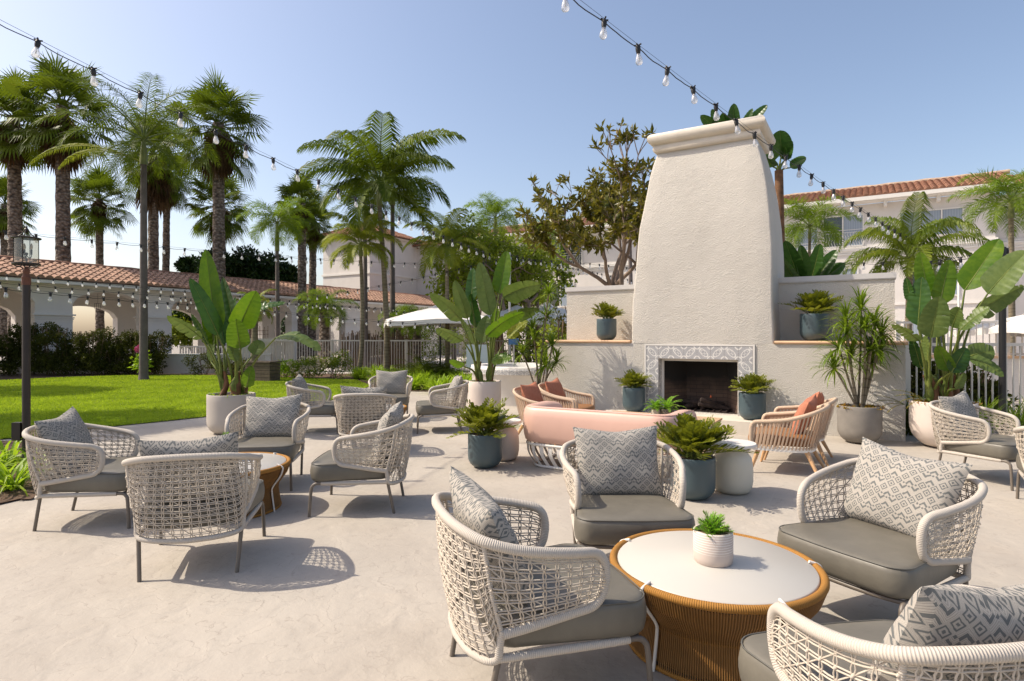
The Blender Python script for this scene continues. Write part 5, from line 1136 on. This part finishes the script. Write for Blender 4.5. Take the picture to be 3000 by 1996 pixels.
st = MB(); st.tube([(0, .05, 0), (0, .03, c.z-.1)], .012, 5); ob('flower_heads', mb, M['pinkpetal'], t, False); ob('stem', st, M['stalk'], t); lf_ = MB(); cloud(lf_, rg, 220, (0, .05, c.z-.55), (.35, .25, .4), .14, .6, .3); ob('leaves', lf_, M['agap'], t, False)
mb = MB(); mb.box(-20, -7.4, 23.0, 23.2, 0, .62)
# low white wall behind the hedge
wl_ = thing('garden_wall', 'low white rendered wall behind the dark hedge', 'wall', (-19.5, 22.9, 0), 0); mb = MB(); mb.box(0, 10.2, 0, .18, -.02, .72); ob('wall_body', mb, M['stucco_far'], wl_, False); mb = MB(); mb.box(-.02, 10.22, -.03, .21, .72, .77); ob('wall_cap', mb, M['trim'], wl_, False)
# ---- rose and other bushes along the fence
for px, Y, w, h, lab, mat, pet in ((835, 20.6, .55, .62, 'small yellow green bush with cream blooms beside the deck box', 'agap', 60), (905, 20.3, .75, .75, 'rose bush crowded with cream flowers left of the leaning palm', 'rose', 200), (975, 20.3, .75, .95, 'taller reddish rose bush right against the leaning palm', 'rose', 120), (600, 22.2, .7, .8, 'dark low bush in the shade beside the slatted screen', 'hedge', 0), (675, 22.0, .8, .6, 'dark low bush behind the tall grey pot', 'hedge', 0)):
    t = thing('flower_bush' if pet else 'bush', lab, 'bush', (P(px, 985, Y).x, Y, 0)); mb = MB(); st = MB()
    for k in range(8): a = rnd_dir(rg); st.tube([(wob(rg, .2), wob(rg, .2), 0), (a.x*w*.6, a.y*w*.4, h*.8)], .008, 4, cap=False)
    for k in range(14): cloud(mb, rg, 130, (wob(rg, w*1.5), wob(rg, w), .15+rg.random()*(h-.25)), (.2, .2, .14), .075, .45)
    ob('stems', st, M['twig'], t); ob('foliage', mb, M[mat], t, False)
    if pet:
        fl = MB()
        for k in range(pet//4): cloud(fl, rg, 12, (wob(rg, w*1.7), -w*.35+wob(rg, w*.6), .2+rg.random()*(h-.2)), (.045, .045, .035), .05, .9)
        tag(ob('blooms', fl, M['petal'], t, False), None, None, kind='stuff')
def strap_clump(t, n, L, w, rg, c=(0, 0, 0), mat='agap', el=(35, 88), droop=1.3, name='leaves', sp=.04):
    mb = MB()
    for k in range(n):
        az = rg.random()*6.283; e = R(rg.uniform(*el)); l = L*rg.uniform(.6, 1.1); h = Vector((math.cos(az), math.sin(az), 0)); s = Vector((-h.y, h.x, 0)); p = Vector(c)+Vector((wob(rg, sp*2), wob(rg, sp*2), 0)); pts = []; a = e
        for i in range(6): pts.append(p.copy()); a -= droop/6*(.3+.35*i)*(l/L); p = p+(h*math.cos(a)+UV3()*math.sin(a))*(l/5)
        rows = [[pts[i]-s*w*.5*ww, pts[i]+UV3()*-.12*w*ww, pts[i]+s*w*.5*ww] for i, ww in enumerate((.6, 1, 1.05, .9, .6, .03))]; mb.grid(rows)
    return ob(name, mb, M[mat], t, False)
# agapanthus edging
AG = [(1095, 1128), (1150, 1122), (1072, 1112), (1225, 1140), (1280, 1150), (1335, 1146), (1385, 1138), (1190, 1118), (1250, 1124), (1320, 1122), (1430, 1128), (1120, 1105)]
first = None
for k, (px, py) in enumerate(AG):
    g = G(px, py); t = thing('agapanthus', 'arching bright green strap leaved clump %s' % ['at the lawn corner', 'beside the leaning palm foot', 'behind the lawn corner clump', 'behind the farthest rope chair', 'right of the farthest rope chair', 'between the far chairs', 'left of the pinkish pot', 'at the foot of the large palm', 'in front of the palm bush', 'under the right end of the palm bush', 'behind the pinkish pot', 'between the two leaning palm trunks'][k], 'plant', g, k*1.3, 'agapanthus clumps edging the patio')
    if first is None:
        rg2 = random.Random(5); a = [strap_clump(t, 60, .62, .028, rg2, (wob(rg2, .5), wob(rg2, .4), 0)) for _ in range(1)]; mb = MB(); first = None
    else: pass
    if 'agm' not in META:
        META['agm'] = a[0].data; bpy.data.objects.remove(a[0])
        mb2 = MB(); rg2 = random.Random(6)
        for q in range(5):
            tmp = strap_clump(None, 46, .60, .028, rg2, (wob(rg2, .75), wob(rg2, .5), 0)); n0 = len(mb2.v); mb2.v += [v.co.copy() for v in tmp.data.vertices]; mb2.f += [tuple(n0+i for i in p_.vertices) for p_ in tmp.data.polygons]; mb2.uv += [None]*len(tmp.data.polygons); bpy.data.objects.remove(tmp)
        o = ob('leaves', mb2, M['agap'], t, False); META['agm'] = o.data
    else: o = bpy.data.objects.new('leaves', META['agm']); COL.objects.link(o); o.parent = t
# palm bush
for px, Y, lab, s_ in ((1225, 18.6, 'fluffy low palm bush in front of the pool fence', 1.0), (1290, 18.9, 'right half of the low bushy bamboo palms by the fence', .85)):
    g = P(px, 985, Y); t = thing('palm_bush', lab, 'bush', (g.x, Y, 0)); rg2 = random.Random(int(px)); mb = MB(); st = MB()
    for k in range(46): feather(mb, (wob(rg2, .7), wob(rg2, .5), .05), rg2.random()*6.28, R(rg2.uniform(35, 86)), rg2.uniform(.8, 1.35)*s_, 1.3, 20, .22, .018, rg2, .3, .3, st)
    ob('fronds', mb, M['loose'] if False else M['feather'], t, False); ob('frond_stems', st, M['stalk'], t)
# dark grass clump by the right pot, left bed plants
for (g, lab, n_, L_, mt) in ((Vector((6.75, 8.6, 0)), 'dark grassy clump at the foot of the black pole', 150, .75, 'drac'), (Vector((6.1, 8.9, 0)), 'dark grassy clump behind the big pinkish white pot', 150, .8, 'drac'), (Vector((7.45, 8.7, 0)), 'grassy clump right of the black pole', 120, .7, 'drac'), (Vector((5.75, 8.75, 0)), 'shaded leaves between the wall end and the big pot', 90, .8, 'hedge'),
    (G(35, 1440), 'strap leaved plant in the mulch bed nearest the camera', 50, .55, 'agap'), (G(20, 1375), 'strap leaved plant by the lamp post foot', 46, .55, 'agap'), (G(95, 1385), 'small strap leaved plant right of the lamp post', 26, .45, 'agap'), (G(-60, 1420), 'strap leaved plant cut by the left edge', 50, .6, 'agap')):
    t = thing('grass_clump' if n_ > 60 else 'bed_plant', lab, 'plant', g); strap_clump(t, n_, L_, .014 if n_ > 60 else .03, rg, (0, 0, 0), mt, (50, 88) if n_ > 60 else (30, 85), 1.1 if n_ > 60 else 1.7, sp=.12 if n_ > 60 else .06)
t = thing('bed_plant', 'spiky palm leaf reaching in at the left edge over the lawn', 'plant', (-7.6, 7.7, 0)); mb = MB(); st = MB()
for k in range(9): feather(mb, (0, 0, .1), R(-60+k*30), R(55), .8, 1.3, 22, .2, .015, rg, .3, .1, st)
ob('fronds', mb, M['feather'], t, False); ob('frond_stems', st, M['stalk'], t)
# ---- paddle leaved (banana / bird of paradise) plants
def paddle(par, B, Bl, Tp, Wd, roll, sag, tears, rg, mat, stalk_r=.016, base=None):
    """stalk from base to Bl, blade from Bl to Tp"""
    st = MB(); b = Vector(B); m = b.lerp(Bl, .5)+Vector(((Bl.x-b.x)*-.12, (Bl.y-b.y)*-.12, .05)); pts = crom([b, m, Bl], 8); st.tube(pts, [stalk_r*(1.5-.9*i/(len(pts)-1)) for i in range(len(pts))], 7)
    d = (Tp-Bl); L = d.length; d.normalize(); mid = Bl.lerp(Tp, .55)+UV3()*sag*L; ax = [Vector(p) for p in crom([Bl-(Bl-m).normalized()*-.0, Bl.lerp(Tp, .28)+UV3()*sag*.8*L, mid, Bl.lerp(Tp, .82)+UV3()*sag*.55*L, Tp], 5)]; n = 22; ax = resamp(ax, n+1)
    view = Vector((par.location.x, par.location.y, 0)).normalized()*-1; s0 = d.cross(view); s0 = s0.normalized() if s0.length > .1 else Vector((1, 0, 0)); nn0 = s0.cross(d).normalized()
    s0, nn0 = s0*math.cos(roll)+nn0*math.sin(roll), nn0*math.cos(roll)-s0*math.sin(roll)
    mb = MB()
    def w(t): return Wd*.5*min(1, (t/.16))**.55*max(0, 1-((t-.16)/.84)**2.6*1.0 if t > .16 else 1)**.62
    st2 = [p for p in ax]; mb_r = MB(); st.tube(ax, [max(.0025, .010*(1-i/n)) for i in range(n+1)], 5)
    for side in (1, -1):
        i = 0
        while i < n:
            seg = n if tears == 0 else rg.randint(1, max(2, int(7/tears))); j = min(n, i+seg); dr = rg.uniform(0, .35)*tears+.12; fw = rg.uniform(-.1, .25)*tears; rows = []
            for k in range(i, j+1):
                p = ax[k]; t = k/n; ww = w(t); tn = (ax[min(n, k+1)]-ax[max(0, k-1)]).normalized(); s = (s0-tn*s0.dot(tn)).normalized()*side; nrm = nn0; row = [p]
                shrink = 1-(.10*tears if (k == i or k == j) and 0 < k < n else 0); 
                for q in (.33, .66, 1.0): row.append(p+s*ww*q*shrink*(1-.18*q*q*dr)+nrm*ww*(.42*q-.75*q*q*dr*1.3)*(.8)+tn*ww*q*(.16+fw*q)-UV3()*ww*q*q*dr*.5+nrm*.006*math.sin(k*2.4+side))
                rows.append(row)
            mb.grid(rows, flip=side < 0); i = j
    o = ob('leaf_blade', mb, M[mat], par, True); ob('leaf_stalk', st, M['stalk'], o)
    return o
def paddle_plant(px0, Y, potr, poth, leaves, seed, lab, bases):
    rg = random.Random(seed); c = P(px0, 985, Y); t = thing('paddle_leaf_plant', lab, 'potted plant', (c.x, Y, poth-.04)); org = Vector((c.x, Y, poth-.04))
    bs = [Vector((dx, dy, 0)) for dx, dy in bases]
    for k, b in enumerate(bs):
        for q in range(3): mb = MB(); a = rg.random()*6; mb.tube(crom([b+Vector((wob(rg, .08), wob(rg, .06), 0)), b+Vector((wob(rg, .10), wob(rg, .08), .18)), b*1.25+Vector((wob(rg, .14), wob(rg, .1), .38))], 4), [.042]*5+[.03]*2+[.02]*2, 7); ob('stem_sheath', mb, M['stalkbase'] if q else M['stalk'], t)
    for (bx, by, tx, ty, wpx, dyb, dyt, roll, sag, tears, mat) in leaves:
        wpx *= {3: .88, 8: 1.08, 12: .9}[seed]; B1 = P(bx, by, Y+dyb)-org; T1 = P(tx, ty, Y+dyt)-org; b = min(bs, key=lambda v: abs(v.x-B1.x*.45)+.2*rg.random()); o = paddle(t, b+Vector((wob(rg, .06), wob(rg, .06), .05)), B1, T1, wpx/F*Y, roll, sag, tears, rg, mat)
    return t
D_, K_, L_ = 'banana', 'bananaK', 'bananaD'
BG = [(634, 980, 603, 730, 76, 0, .0, .25, .0, .25, D_), (640, 985, 556, 815, 62, -.1, -.3, -.5, .03, .3, K_), (688, 960, 652, 812, 52, .2, .3, .7, .02, .2, K_), (697, 968, 750, 852, 84, -.2, -.35, -.15, .03, .25, D_),
      (733, 912, 838, 888, 44, .1, .2, 1.0, .07, .9, K_), (808, 990, 938, 1030, 62, -.2, -.4, .9, .16, .9, L_), (592, 992, 490, 925, 66, -.2, -.5, .9, .05, 1.0, L_), (704, 1022, 690, 935, 72, -.35, -.5, .2, .0, .2, D_), (742, 1040, 766, 998, 56, .1, .2, .4, .02, .3, L_),
      (722, 1135, 737, 1072, 42, -.3, -.35, .2, .0, 0, D_), (630, 1012, 598, 885, 52, .2, .2, .5, .0, .2, D_), (655, 1010, 640, 890, 46, .1, .3, -.7, .0, .2, K_), (668, 1000, 690, 870, 40, .35, .5, .8, .02, .2, K_), (612, 1010, 560, 920, 48, .1, .1, 1.0, .04, .6, K_), (700, 960, 768, 905, 52, .2, .3, 1.1, .05, .8, L_), (690, 1060, 672, 985, 42, -.3, -.3, -.5, 0, .2, L_), (618, 1060, 625, 965, 38, .2, .2, .9, 0, .2, L_)]
gp = pot('tall_pot', (P(678, 985, 8.92).x, 8.92, 0), .335, .585, M['pot_grey'], 'tall warm grey pot at the lawn corner holding a paddle leaved plant', round_=.42)
paddle_plant(678, 8.92, .35, .58, BG, 3, 'paddle leaved plant in the tall grey pot at left, leaves held upright', [(-.12, 0), (.08, -.04), (.14, .06), (0, .1)])
BW = [(1462, 862, 1486, 735, 50, .1, .1, .35, .0, .1, D_), (1437, 925, 1405, 768, 50, 0, 0, .1, .0, .3, L_), (1370, 935, 1332, 822, 40, -.1, -.2, .2, .0, .2, L_), (1352, 940, 1259, 860, 44, -.2, -.4, .5, .06, .3, L_), (1381, 885, 1386, 785, 38, .2, .3, .5, 0, .2, K_), (1473, 872, 1583, 834, 62, -.1, -.3, -.5, .06, .5, L_),
      (1463, 945, 1580, 905, 56, .0, -.2, -.8, .05, .7, L_), (1424, 985, 1537, 915, 52, -.3, -.5, -.7, .07, .6, D_), (1358, 1000, 1278, 962, 48, -.2, -.4, .8, .03, .9, L_), (1358, 1074, 1317, 1055, 26, -.3, -.5, .6, .03, 0, D_), (1440, 1058, 1500, 1050, 42, -.3, -.5, .7, .05, .6, D_), (1410, 1005, 1427, 925, 44, -.2, -.2, .3, 0, .3, L_), (1485, 990, 1545, 940, 46, .1, .1, .8, .03, .7, 'featherY'), (1395, 960, 1378, 860, 40, .2, .2, -.6, 0, .2, K_), (1440, 1000, 1455, 900, 42, .2, .3, -.6, .0, .4, D_), (1400, 1010, 1345, 925, 40, .2, .3, 1.1, .03, .6, L_)]
wp_ = pot('tall_pot', (P(1420, 985, 10.5).x, 10.5, 0), .29, .66, M['pot_pink'], 'tall pinkish white pot between the far chairs and the fireplace holding a paddle leaved plant', round_=.35)
paddle_plant(1420, 10.5, .29, .66, BW, 8, 'paddle leaved plant in the tall pinkish white pot at centre', [(-.1, 0), (.1, -.02)])
BR = [(2826, 852, 2928, 700, 92, .1, .2, .25, .0, .1, D_), (2893, 862, 3010, 735, 100, -.3, -.6, .5, .02, .25, L_), (2723, 872, 2695, 738, 60, .1, .1, .2, 0, .1, D_), (2752, 895, 2782, 760, 66, -.1, -.1, -.3, 0, .2, D_), (2690, 955, 2700, 812, 74, 0, 0, .3, 0, .2, K_), (2727, 990, 2752, 868, 82, -.35, -.5, .0, .02, .2, L_), (2853, 925, 3000, 838, 72, -.1, -.3, -.6, .04, .7, L_),
      (2836, 1050, 2940, 1104, 46, -.3, -.5, .7, .10, .7, L_), (2837, 1046, 2914, 1030, 74, -.2, -.3, .3, .06, .3, L_), (2694, 1000, 2615, 950, 44, -.2, -.3, .7, .04, 1.0, L_), (2784, 1088, 2747, 1012, 50, -.3, -.35, .3, 0, .1, D_), (2787, 1092, 2830, 1018, 56, -.35, -.4, -.3, 0, .1, K_), (2670, 885, 2655, 812, 34, .1, .1, .5, 0, .1, K_), (2790, 960, 2812, 900, 60, -.2, -.4, .5, .03, .5, L_), (2812, 968, 2900, 900, 60, -.4, -.6, .8, .05, .9, L_),
      (2700, 1080, 2672, 990, 46, .2, .2, .6, 0, .3, K_), (2745, 975, 2720, 905, 54, .3, .4, -.5, 0, .3, K_), (2800, 1140, 2826, 1092, 36, -.35, -.4, -.8, .02, 0, L_), (2720, 1060, 2712, 980, 40, -.1, -.1, .9, .0, .3, L_)]
rp = pot('round_pot', (P(2762, 985, 7.76).x, 7.76, 0), .37, .60, M['pot_pink'], 'big rounded pinkish white pot at right holding the largest paddle leaved plant', round_=.62, n=56)
paddle_plant(2762, 7.76, .39, .60, BR, 12, 'largest paddle leaved plant, in the big pot at right', [(-.16, 0), (.02, -.06), (.16, .02), (.06, .12)])
# tall bird of paradise trees behind the chimney and dark paddles behind the right side wall
def bird(loc, h, lvs, lab, seed, mat):
    rg = random.Random(seed); t = thing('paddle_leaf_tree', lab, 'tree', loc); mb = MB(); mb.tube([(0, 0, 0), (.05, 0, h*.5), (0, 0, h)], [.12, .10, .09], 9); ob('trunk', mb, M['stalkbase'], t)
    for (bx, by, tx, ty, w_, roll, sag, tears) in lvs: Y = loc[1]; o = paddle(t, Vector((0, 0, h-.1)), P(bx, by, Y)-Vector(loc), P(tx, ty, Y-.2)-Vector(loc), w_*1.12/F*Y, roll, sag, tears, rg, mat, .02)
YB = 13.2; x1 = P(2282, 985, YB); h1 = P(0, 500, YB).z
bird((x1.x, YB, 0), h1, [(2290, 455, 2285, 382, 60, .2, 0, .1), (2300, 470, 2318, 410, 40, .6, 0, .1), (2315, 492, 2362, 462, 34, .4, .03, .1), (2270, 470, 2248, 400, 50, -.5, 0, .1), (2265, 490, 2240, 455, 44, .8, 0, .1), (2298, 470, 2300, 430, 30, .8, 0, .2)], 'tall paddle leaved tree rising right beside the chimney', 4, 'bananaK')
x2 = P(2150, 985, YB+.6); bird((x2.x, YB+.6, 0), P(0, 430, YB+.6).z, [(2120, 400, 2052, 338, 34, .3, .03, 0), (2150, 400, 2150, 303, 36, .2, 0, 0), (2110, 390, 2085, 320, 30, -.4, 0, 0), (2170, 390, 2205, 318, 26, .5, 0, 0), (2190, 370, 2248, 308, 30, .3, .02, 0), (2130, 380, 2118, 330, 30, .5, 0, 0)], 'paddle leaved tree whose tips show over the chimney cap', 5, 'bananaK')
x3 = P(2370, 985, 12.5); bird((x3.x, 12.5, 0), P(0, 880, 12.5).z, [(2345, 830, 2300, 705, 52, .2, .0, .1), (2360, 825, 2345, 718, 40, -.4, 0, .1), (2375, 830, 2404, 714, 40, .3, .0, .1), (2385, 830, 2452, 732, 44, .4, .02, .1), (2395, 835, 2475, 772, 50, .6, .03, .2), (2340, 840, 2288, 750, 60, .9, 0, .5), (2330, 850, 2290, 800, 50, .4, 0, .5)], 'dark paddle leaves fanned behind the right side wall', 6, 'bananaK')
# ---- zamia (cardboard palm) plants
def zamia_mb(seed, nf, L, spread=1.0):
    rg = random.Random(seed); mb = MB(); st = MB()
    for k in range(nf):
        az = k*2.39996+wob(rg, .4); q = (k+.5)/nf; el = R(87-66*q*spread+wob(rg, 20)); l = L*rg.uniform(.78, 1.1)*(.85+.25*q); h = Vector((math.cos(az), math.sin(az), 0)); s = Vector((-h.y, h.x, 0)); a = el; p = Vector((wob(rg, .14), wob(rg, .14), 0)); pts = [p.copy()]; n = 12
        for i in range(n): a -= .06*(.3+i/n); p = p+(h*math.cos(a)+UV3()*math.sin(a))*(l/n); pts.append(p.copy())
        st.tube(pts, [.006*(1-.7*i/n) for i in range(n+1)], 4, cap=False); nlf = 9; rl = wob(rg, 1.2)
        for j in range(nlf):
            t = .30+.70*j/(nlf-1); i = min(n-1, int(t*n)); b = pts[i].lerp(pts[i+1], t*n-i); dd = (pts[i+1]-pts[i]).normalized(); up = s.cross(dd)*-1; up = up if up.z > 0 else -up; ss = s*math.cos(rl*.5)+up*math.sin(rl*.5); uu = up*math.cos(rl*.5)-s*math.sin(rl*.5)
            ll = .115*math.sin(math.pi*(.25+.66*t))**.5*rg.uniform(.9, 1.1)*L/.42
            for sd in (1, -1):
                v = (ss*sd+dd*(.40+.6*t)+uu*rg.uniform(.1, .5)).normalized(); wv = v.cross(uu+rnd_dir(rg)*.35).normalized()*ll*.18; c_ = b+v*ll*.55+uu*.004; e = b+v*ll
                mb.quad(b, b+v*ll*.38+wv, c_, b+v*ll*.38-wv); mb.quad(b+v*ll*.38+wv, b+v*ll*.82+wv*.85, e, c_); mb.quad(c_, e, b+v*ll*.82-wv*.85, b+v*ll*.38-wv)
    return mb, st
ZM = {}
def zamia(loc, key, seed, nf, L, lab, rz=0, spread=1.0):
    t = thing('cardboard_palm', lab, 'potted plant', loc, rz, 'cardboard palms in blue grey pots')
    a, b = zamia_mb(seed, nf, L, spread); o = ob('fronds', a, M['zamia'], t, False); ob('frond_stems', b, M['stalk'], o)
BP = 'blue grey rounded pots'
def G2(px, Y): return P(px, 985, Y).x
pot('blue_pot', (G2(2030, 5.33), 5.33, 0), .193, .375, M['blue'], 'nearest blue grey pot between the pink sofa and the cream stool', round_=.5, grp=BP); zamia((G2(2030, 5.33), 5.33, .36), 1, 2, 46, .43, 'largest cardboard palm, between the pink sofa and the cream stool', .4)
pot('blue_pot', (G2(1421, 6.59), 6.59, 0), .19, .375, M['blue'], 'blue grey pot standing free at the left end of the pink sofa', round_=.5, grp=BP); zamia((G2(1421, 6.59), 6.59, .36), 2, 5, 44, .42, 'cardboard palm at the left end of the pink sofa', 1.0)
pL, pR = W(-3.78, -.28, .2), W(-1.93, -.30, .2)
pot('blue_pot', pL, .185, .40, M['blue'], 'blue grey pot on the hearth left of the fireplace opening', round_=.5, grp=BP); zamia(pL+Vector((0, 0, .385)), 3, 7, 34, .32, 'cardboard palm on the hearth left of the opening', 2)
pot('blue_pot', pR, .19, .40, M['blue'], 'blue grey pot on the hearth right of the fireplace opening', round_=.5, grp=BP); zamia(pR+Vector((0, 0, .385)), 4, 9, 34, .34, 'cardboard palm on the hearth right of the opening', 3)
def onl(px, u):
    t_ = (px-1500)/F; s = (t_*(WC.y+WB.y*u)-(WC.x+WB.x*u))/(WD.x-t_*WD.y); return W(s, u, LZ+.048)
q = onl(1777, .34); pot('blue_pot', q, .18, .385, M['blue'], 'blue grey pot on the left ledge beside the chimney', round_=.5, grp=BP); zamia(q+Vector((0, 0, .37)), 5, 11, 34, .34, 'cardboard palm on the left ledge beside the chimney', 4, .9)
q = onl(2387, .36); pot('blue_pot', q, .208, .41, M['blue'], 'blue grey pot on the right ledge in the chimney shade', round_=.5, grp=BP); zamia(q+Vector((0, 0, .395)), 6, 13, 42, .40, 'cardboard palm on the right ledge in the chimney shade', 5, .95)
# ---- dracaenas
def drac(loc, stems, lab, seed, nl=52, L=.36):
    rg = random.Random(seed); t = thing('dracaena', lab, 'potted plant', loc)
    for (bx, by, tx, ty, tz) in stems:
        mb = MB(); pts = crom([(bx, by, 0), ((bx+tx)*.5+wob(rg, .05), (by+ty)*.5, tz*.5), (tx, ty, tz)], 6); mb.tube(pts, [.016-.004*i/len(pts) for i in range(len(pts))], 7); ob('stem', mb, M['barkring'], t)
        strap_clump(t, nl, L, .022, rg, (tx, ty, tz-.02), 'drac', (-30, 88), 1.2, 'leaf_rosette', .015)
drac((G2(2518, 8.087), 8.087, .48), [(-.03, 0, -.20, -.05, 1.02), (.0, .03, .05, .05, 1.35), (.05, 0, .30, 0, 1.02), (-.05, -.03, -.32, .05, .55), (.02, -.04, .10, -.1, .80), (.06, .02, .22, .1, .62), (-.02, 0, -.10, .05, .70), (0, -.05, .0, -.12, 1.08), (0, .03, -.12, .1, 1.2), (.03, 0, .18, -.05, 1.15), (-.02, 0, -.28, 0, .82), (.02, 0, .33, .05, .80)], 'spiky dracaena in the concrete grey pot before the right wall', 3, 56, .42)
pot('round_pot', (G2(2518, 8.087), 8.087, 0), .268, .505, M['pot_conc'], 'concrete grey round pot before the right wall, orange succulents on its soil', round_=.55, n=48)
pot('round_pot', (.48, 10.35, 0), .28, .48, M['pot_pink'], 'pot half hidden behind the left armchairs holding a spiky dracaena', round_=.5)
drac((.48, 10.35, .46), [(-.03, 0, -.1, -.05, .95), (.0, .03, .12, .05, 1.35), (.05, 0, .22, 0, .85), (-.05, -.03, -.3, .05, .7), (.02, -.04, .10, -.1, .5), (0, 0, -.12, .1, 1.15), (.02, 0, .3, .05, .55), (0, 0, .16, 0, 1.75)], 'spiky dracaena left of the fireplace against the left wall', 6, 60, .36)
# succulents on soil
def succ(loc, r, lab, seed, mat='succ', n=26):
    rg = random.Random(seed); t = thing('succulents', lab, 'ground cover', loc); mb = MB()
    for k in range(n):
        a = rg.random()*6.28; q = r*rg.random()**.5; c = Vector((q*math.cos(a), q*math.sin(a), 0))
        for j in range(14): v = rnd_dir(rg); v.z = abs(v.z)*.8; leaf(mb, c, v.normalized(), rnd_dir(rg), rg.uniform(.03, .06), .012, .1)
    ob('foliage', mb, M[mat], t, False); t['kind'] = 'stuff'; del t['kind']; return t
succ((G2(2518, 8.087), 8.087, .475), .27, 'orange succulents round the dracaena stems', 1, n=40); succ((G2(2762, 7.76), 7.76, .57), .38, 'yellow and orange succulents spilling at the rim of the big right pot', 2, n=80); succ((G2(678, 8.92), 8.92, .555), .33, 'low green plants on the soil of the tall grey pot', 3, 'agap', 30); succ((G2(1420, 10.5), 10.5, .63), .27, 'dry trailing plants at the rim of the pinkish pot', 4, 'rose', 30)
for (px, py, Y, lab) in ((2650, 1150, 7.5, 'trailing spiky stems leaning left out of the big right pot'), (2590, 1165, 8.0, 'dry orange fern sprig beside the concrete pot')):
    p = P(px+60, py+20, Y); t = thing('trailing_sprig', lab, 'plant', p); mb = MB(); st = MB(); rg2 = random.Random(int(px))
    for k in range(4): feather(mb, (0, 0, 0), R(170+k*12), R(30-10*k), .40, .6, 22, .035, .008, rg2, .1, .3, st)
    ob('fronds', mb, M['succ'], t, False); ob('frond_stems', st, M['stalk'], t)
# ---- small pots on tables
def small_pot(loc, r, h, mat, lab):
    t = thing('small_pot', lab, 'pot', loc); mb = MB(); mb.lathe([(r*.90, 0), (r*.96, .006), (r, .03), (r, h-.004), (r-.003, h), (r-.010, h), (r-.012, h-.03)], 40, cap1=False); ob('pot_body', mb, mat, t, True, 60); mb = MB(); mb.lathe([(r-.011, h-.025), (0, h-.02)], 24, cap0=False, cap1=False); ob('soil', mb, M['soil'], t); return t
small_pot((.951, 2.81, .385), .0905, .150, M['pot_rib'], 'ribbed pinkish white pot on the foreground table')
t = thing('small_palm', 'small spiky green plant in the ribbed pot on the foreground table', 'potted plant', (.951, 2.81, .51)); rg = random.Random(2)
mbf = MB(); st = MB()
for k in range(22):
    az = k*2.4+wob(rg, .5); el = R(85-62*(k/22)+wob(rg, 10)); feather(mbf, (wob(rg, .05), wob(rg, .05), 0), az, el, rg.uniform(.08, .125), .7, 11, .042, .0075, rg, .05, .25, st)
ob('leaves', mbf, M['fern'], t, False); ob('leaf_stems', st, M['stalk'], t)
a1 = G(1922, 1222, .4); a2 = G(1955, 1224, .4)
small_pot(a1, .062, .105, M['pot_stone'], 'small pale stone pot on the teak table'); small_pot(a2, .082, .115, M['pot_speck'], 'dark speckled pot on the teak table')
for p, s_, lab in ((a1, .8, 'bright fern in the pale stone pot'), (a2, 1.15, 'taller bright fern in the dark speckled pot')):
    t = thing('fern', lab, 'potted plant', p+Vector((0, 0, .10))); mb = MB(); st = MB()
    for k in range(20): feather(mb, (0, 0, 0), k*2.4, R(80-70*k/20), .22*s_, 1.2, 20, .045, .010, rg, .2, .2, st)
    ob('fronds', mb, M['fern'], t, False); ob('frond_stems', st, M['stalk'], t)
small_pot((-2.46, 5.12, .385), .0905, .150, M['pot_rib'], 'ribbed pot on the table of the left chair group'); t = thing('small_palm', 'small spiky plant peeping over the lower left chair pillow', 'potted plant', (-2.46, 5.12, .51)); mb = MB(); st = MB()
for k in range(22): feather(mb, (wob(rg, .05), wob(rg, .05), 0), k*2.4, R(85-62*(k/22)), rg.uniform(.08, .125), .7, 11, .042, .0075, rg, .05, .25, st)
ob('leaves', mb, M['fern'], t, False); ob('leaf_stems', st, M['stalk'], t)
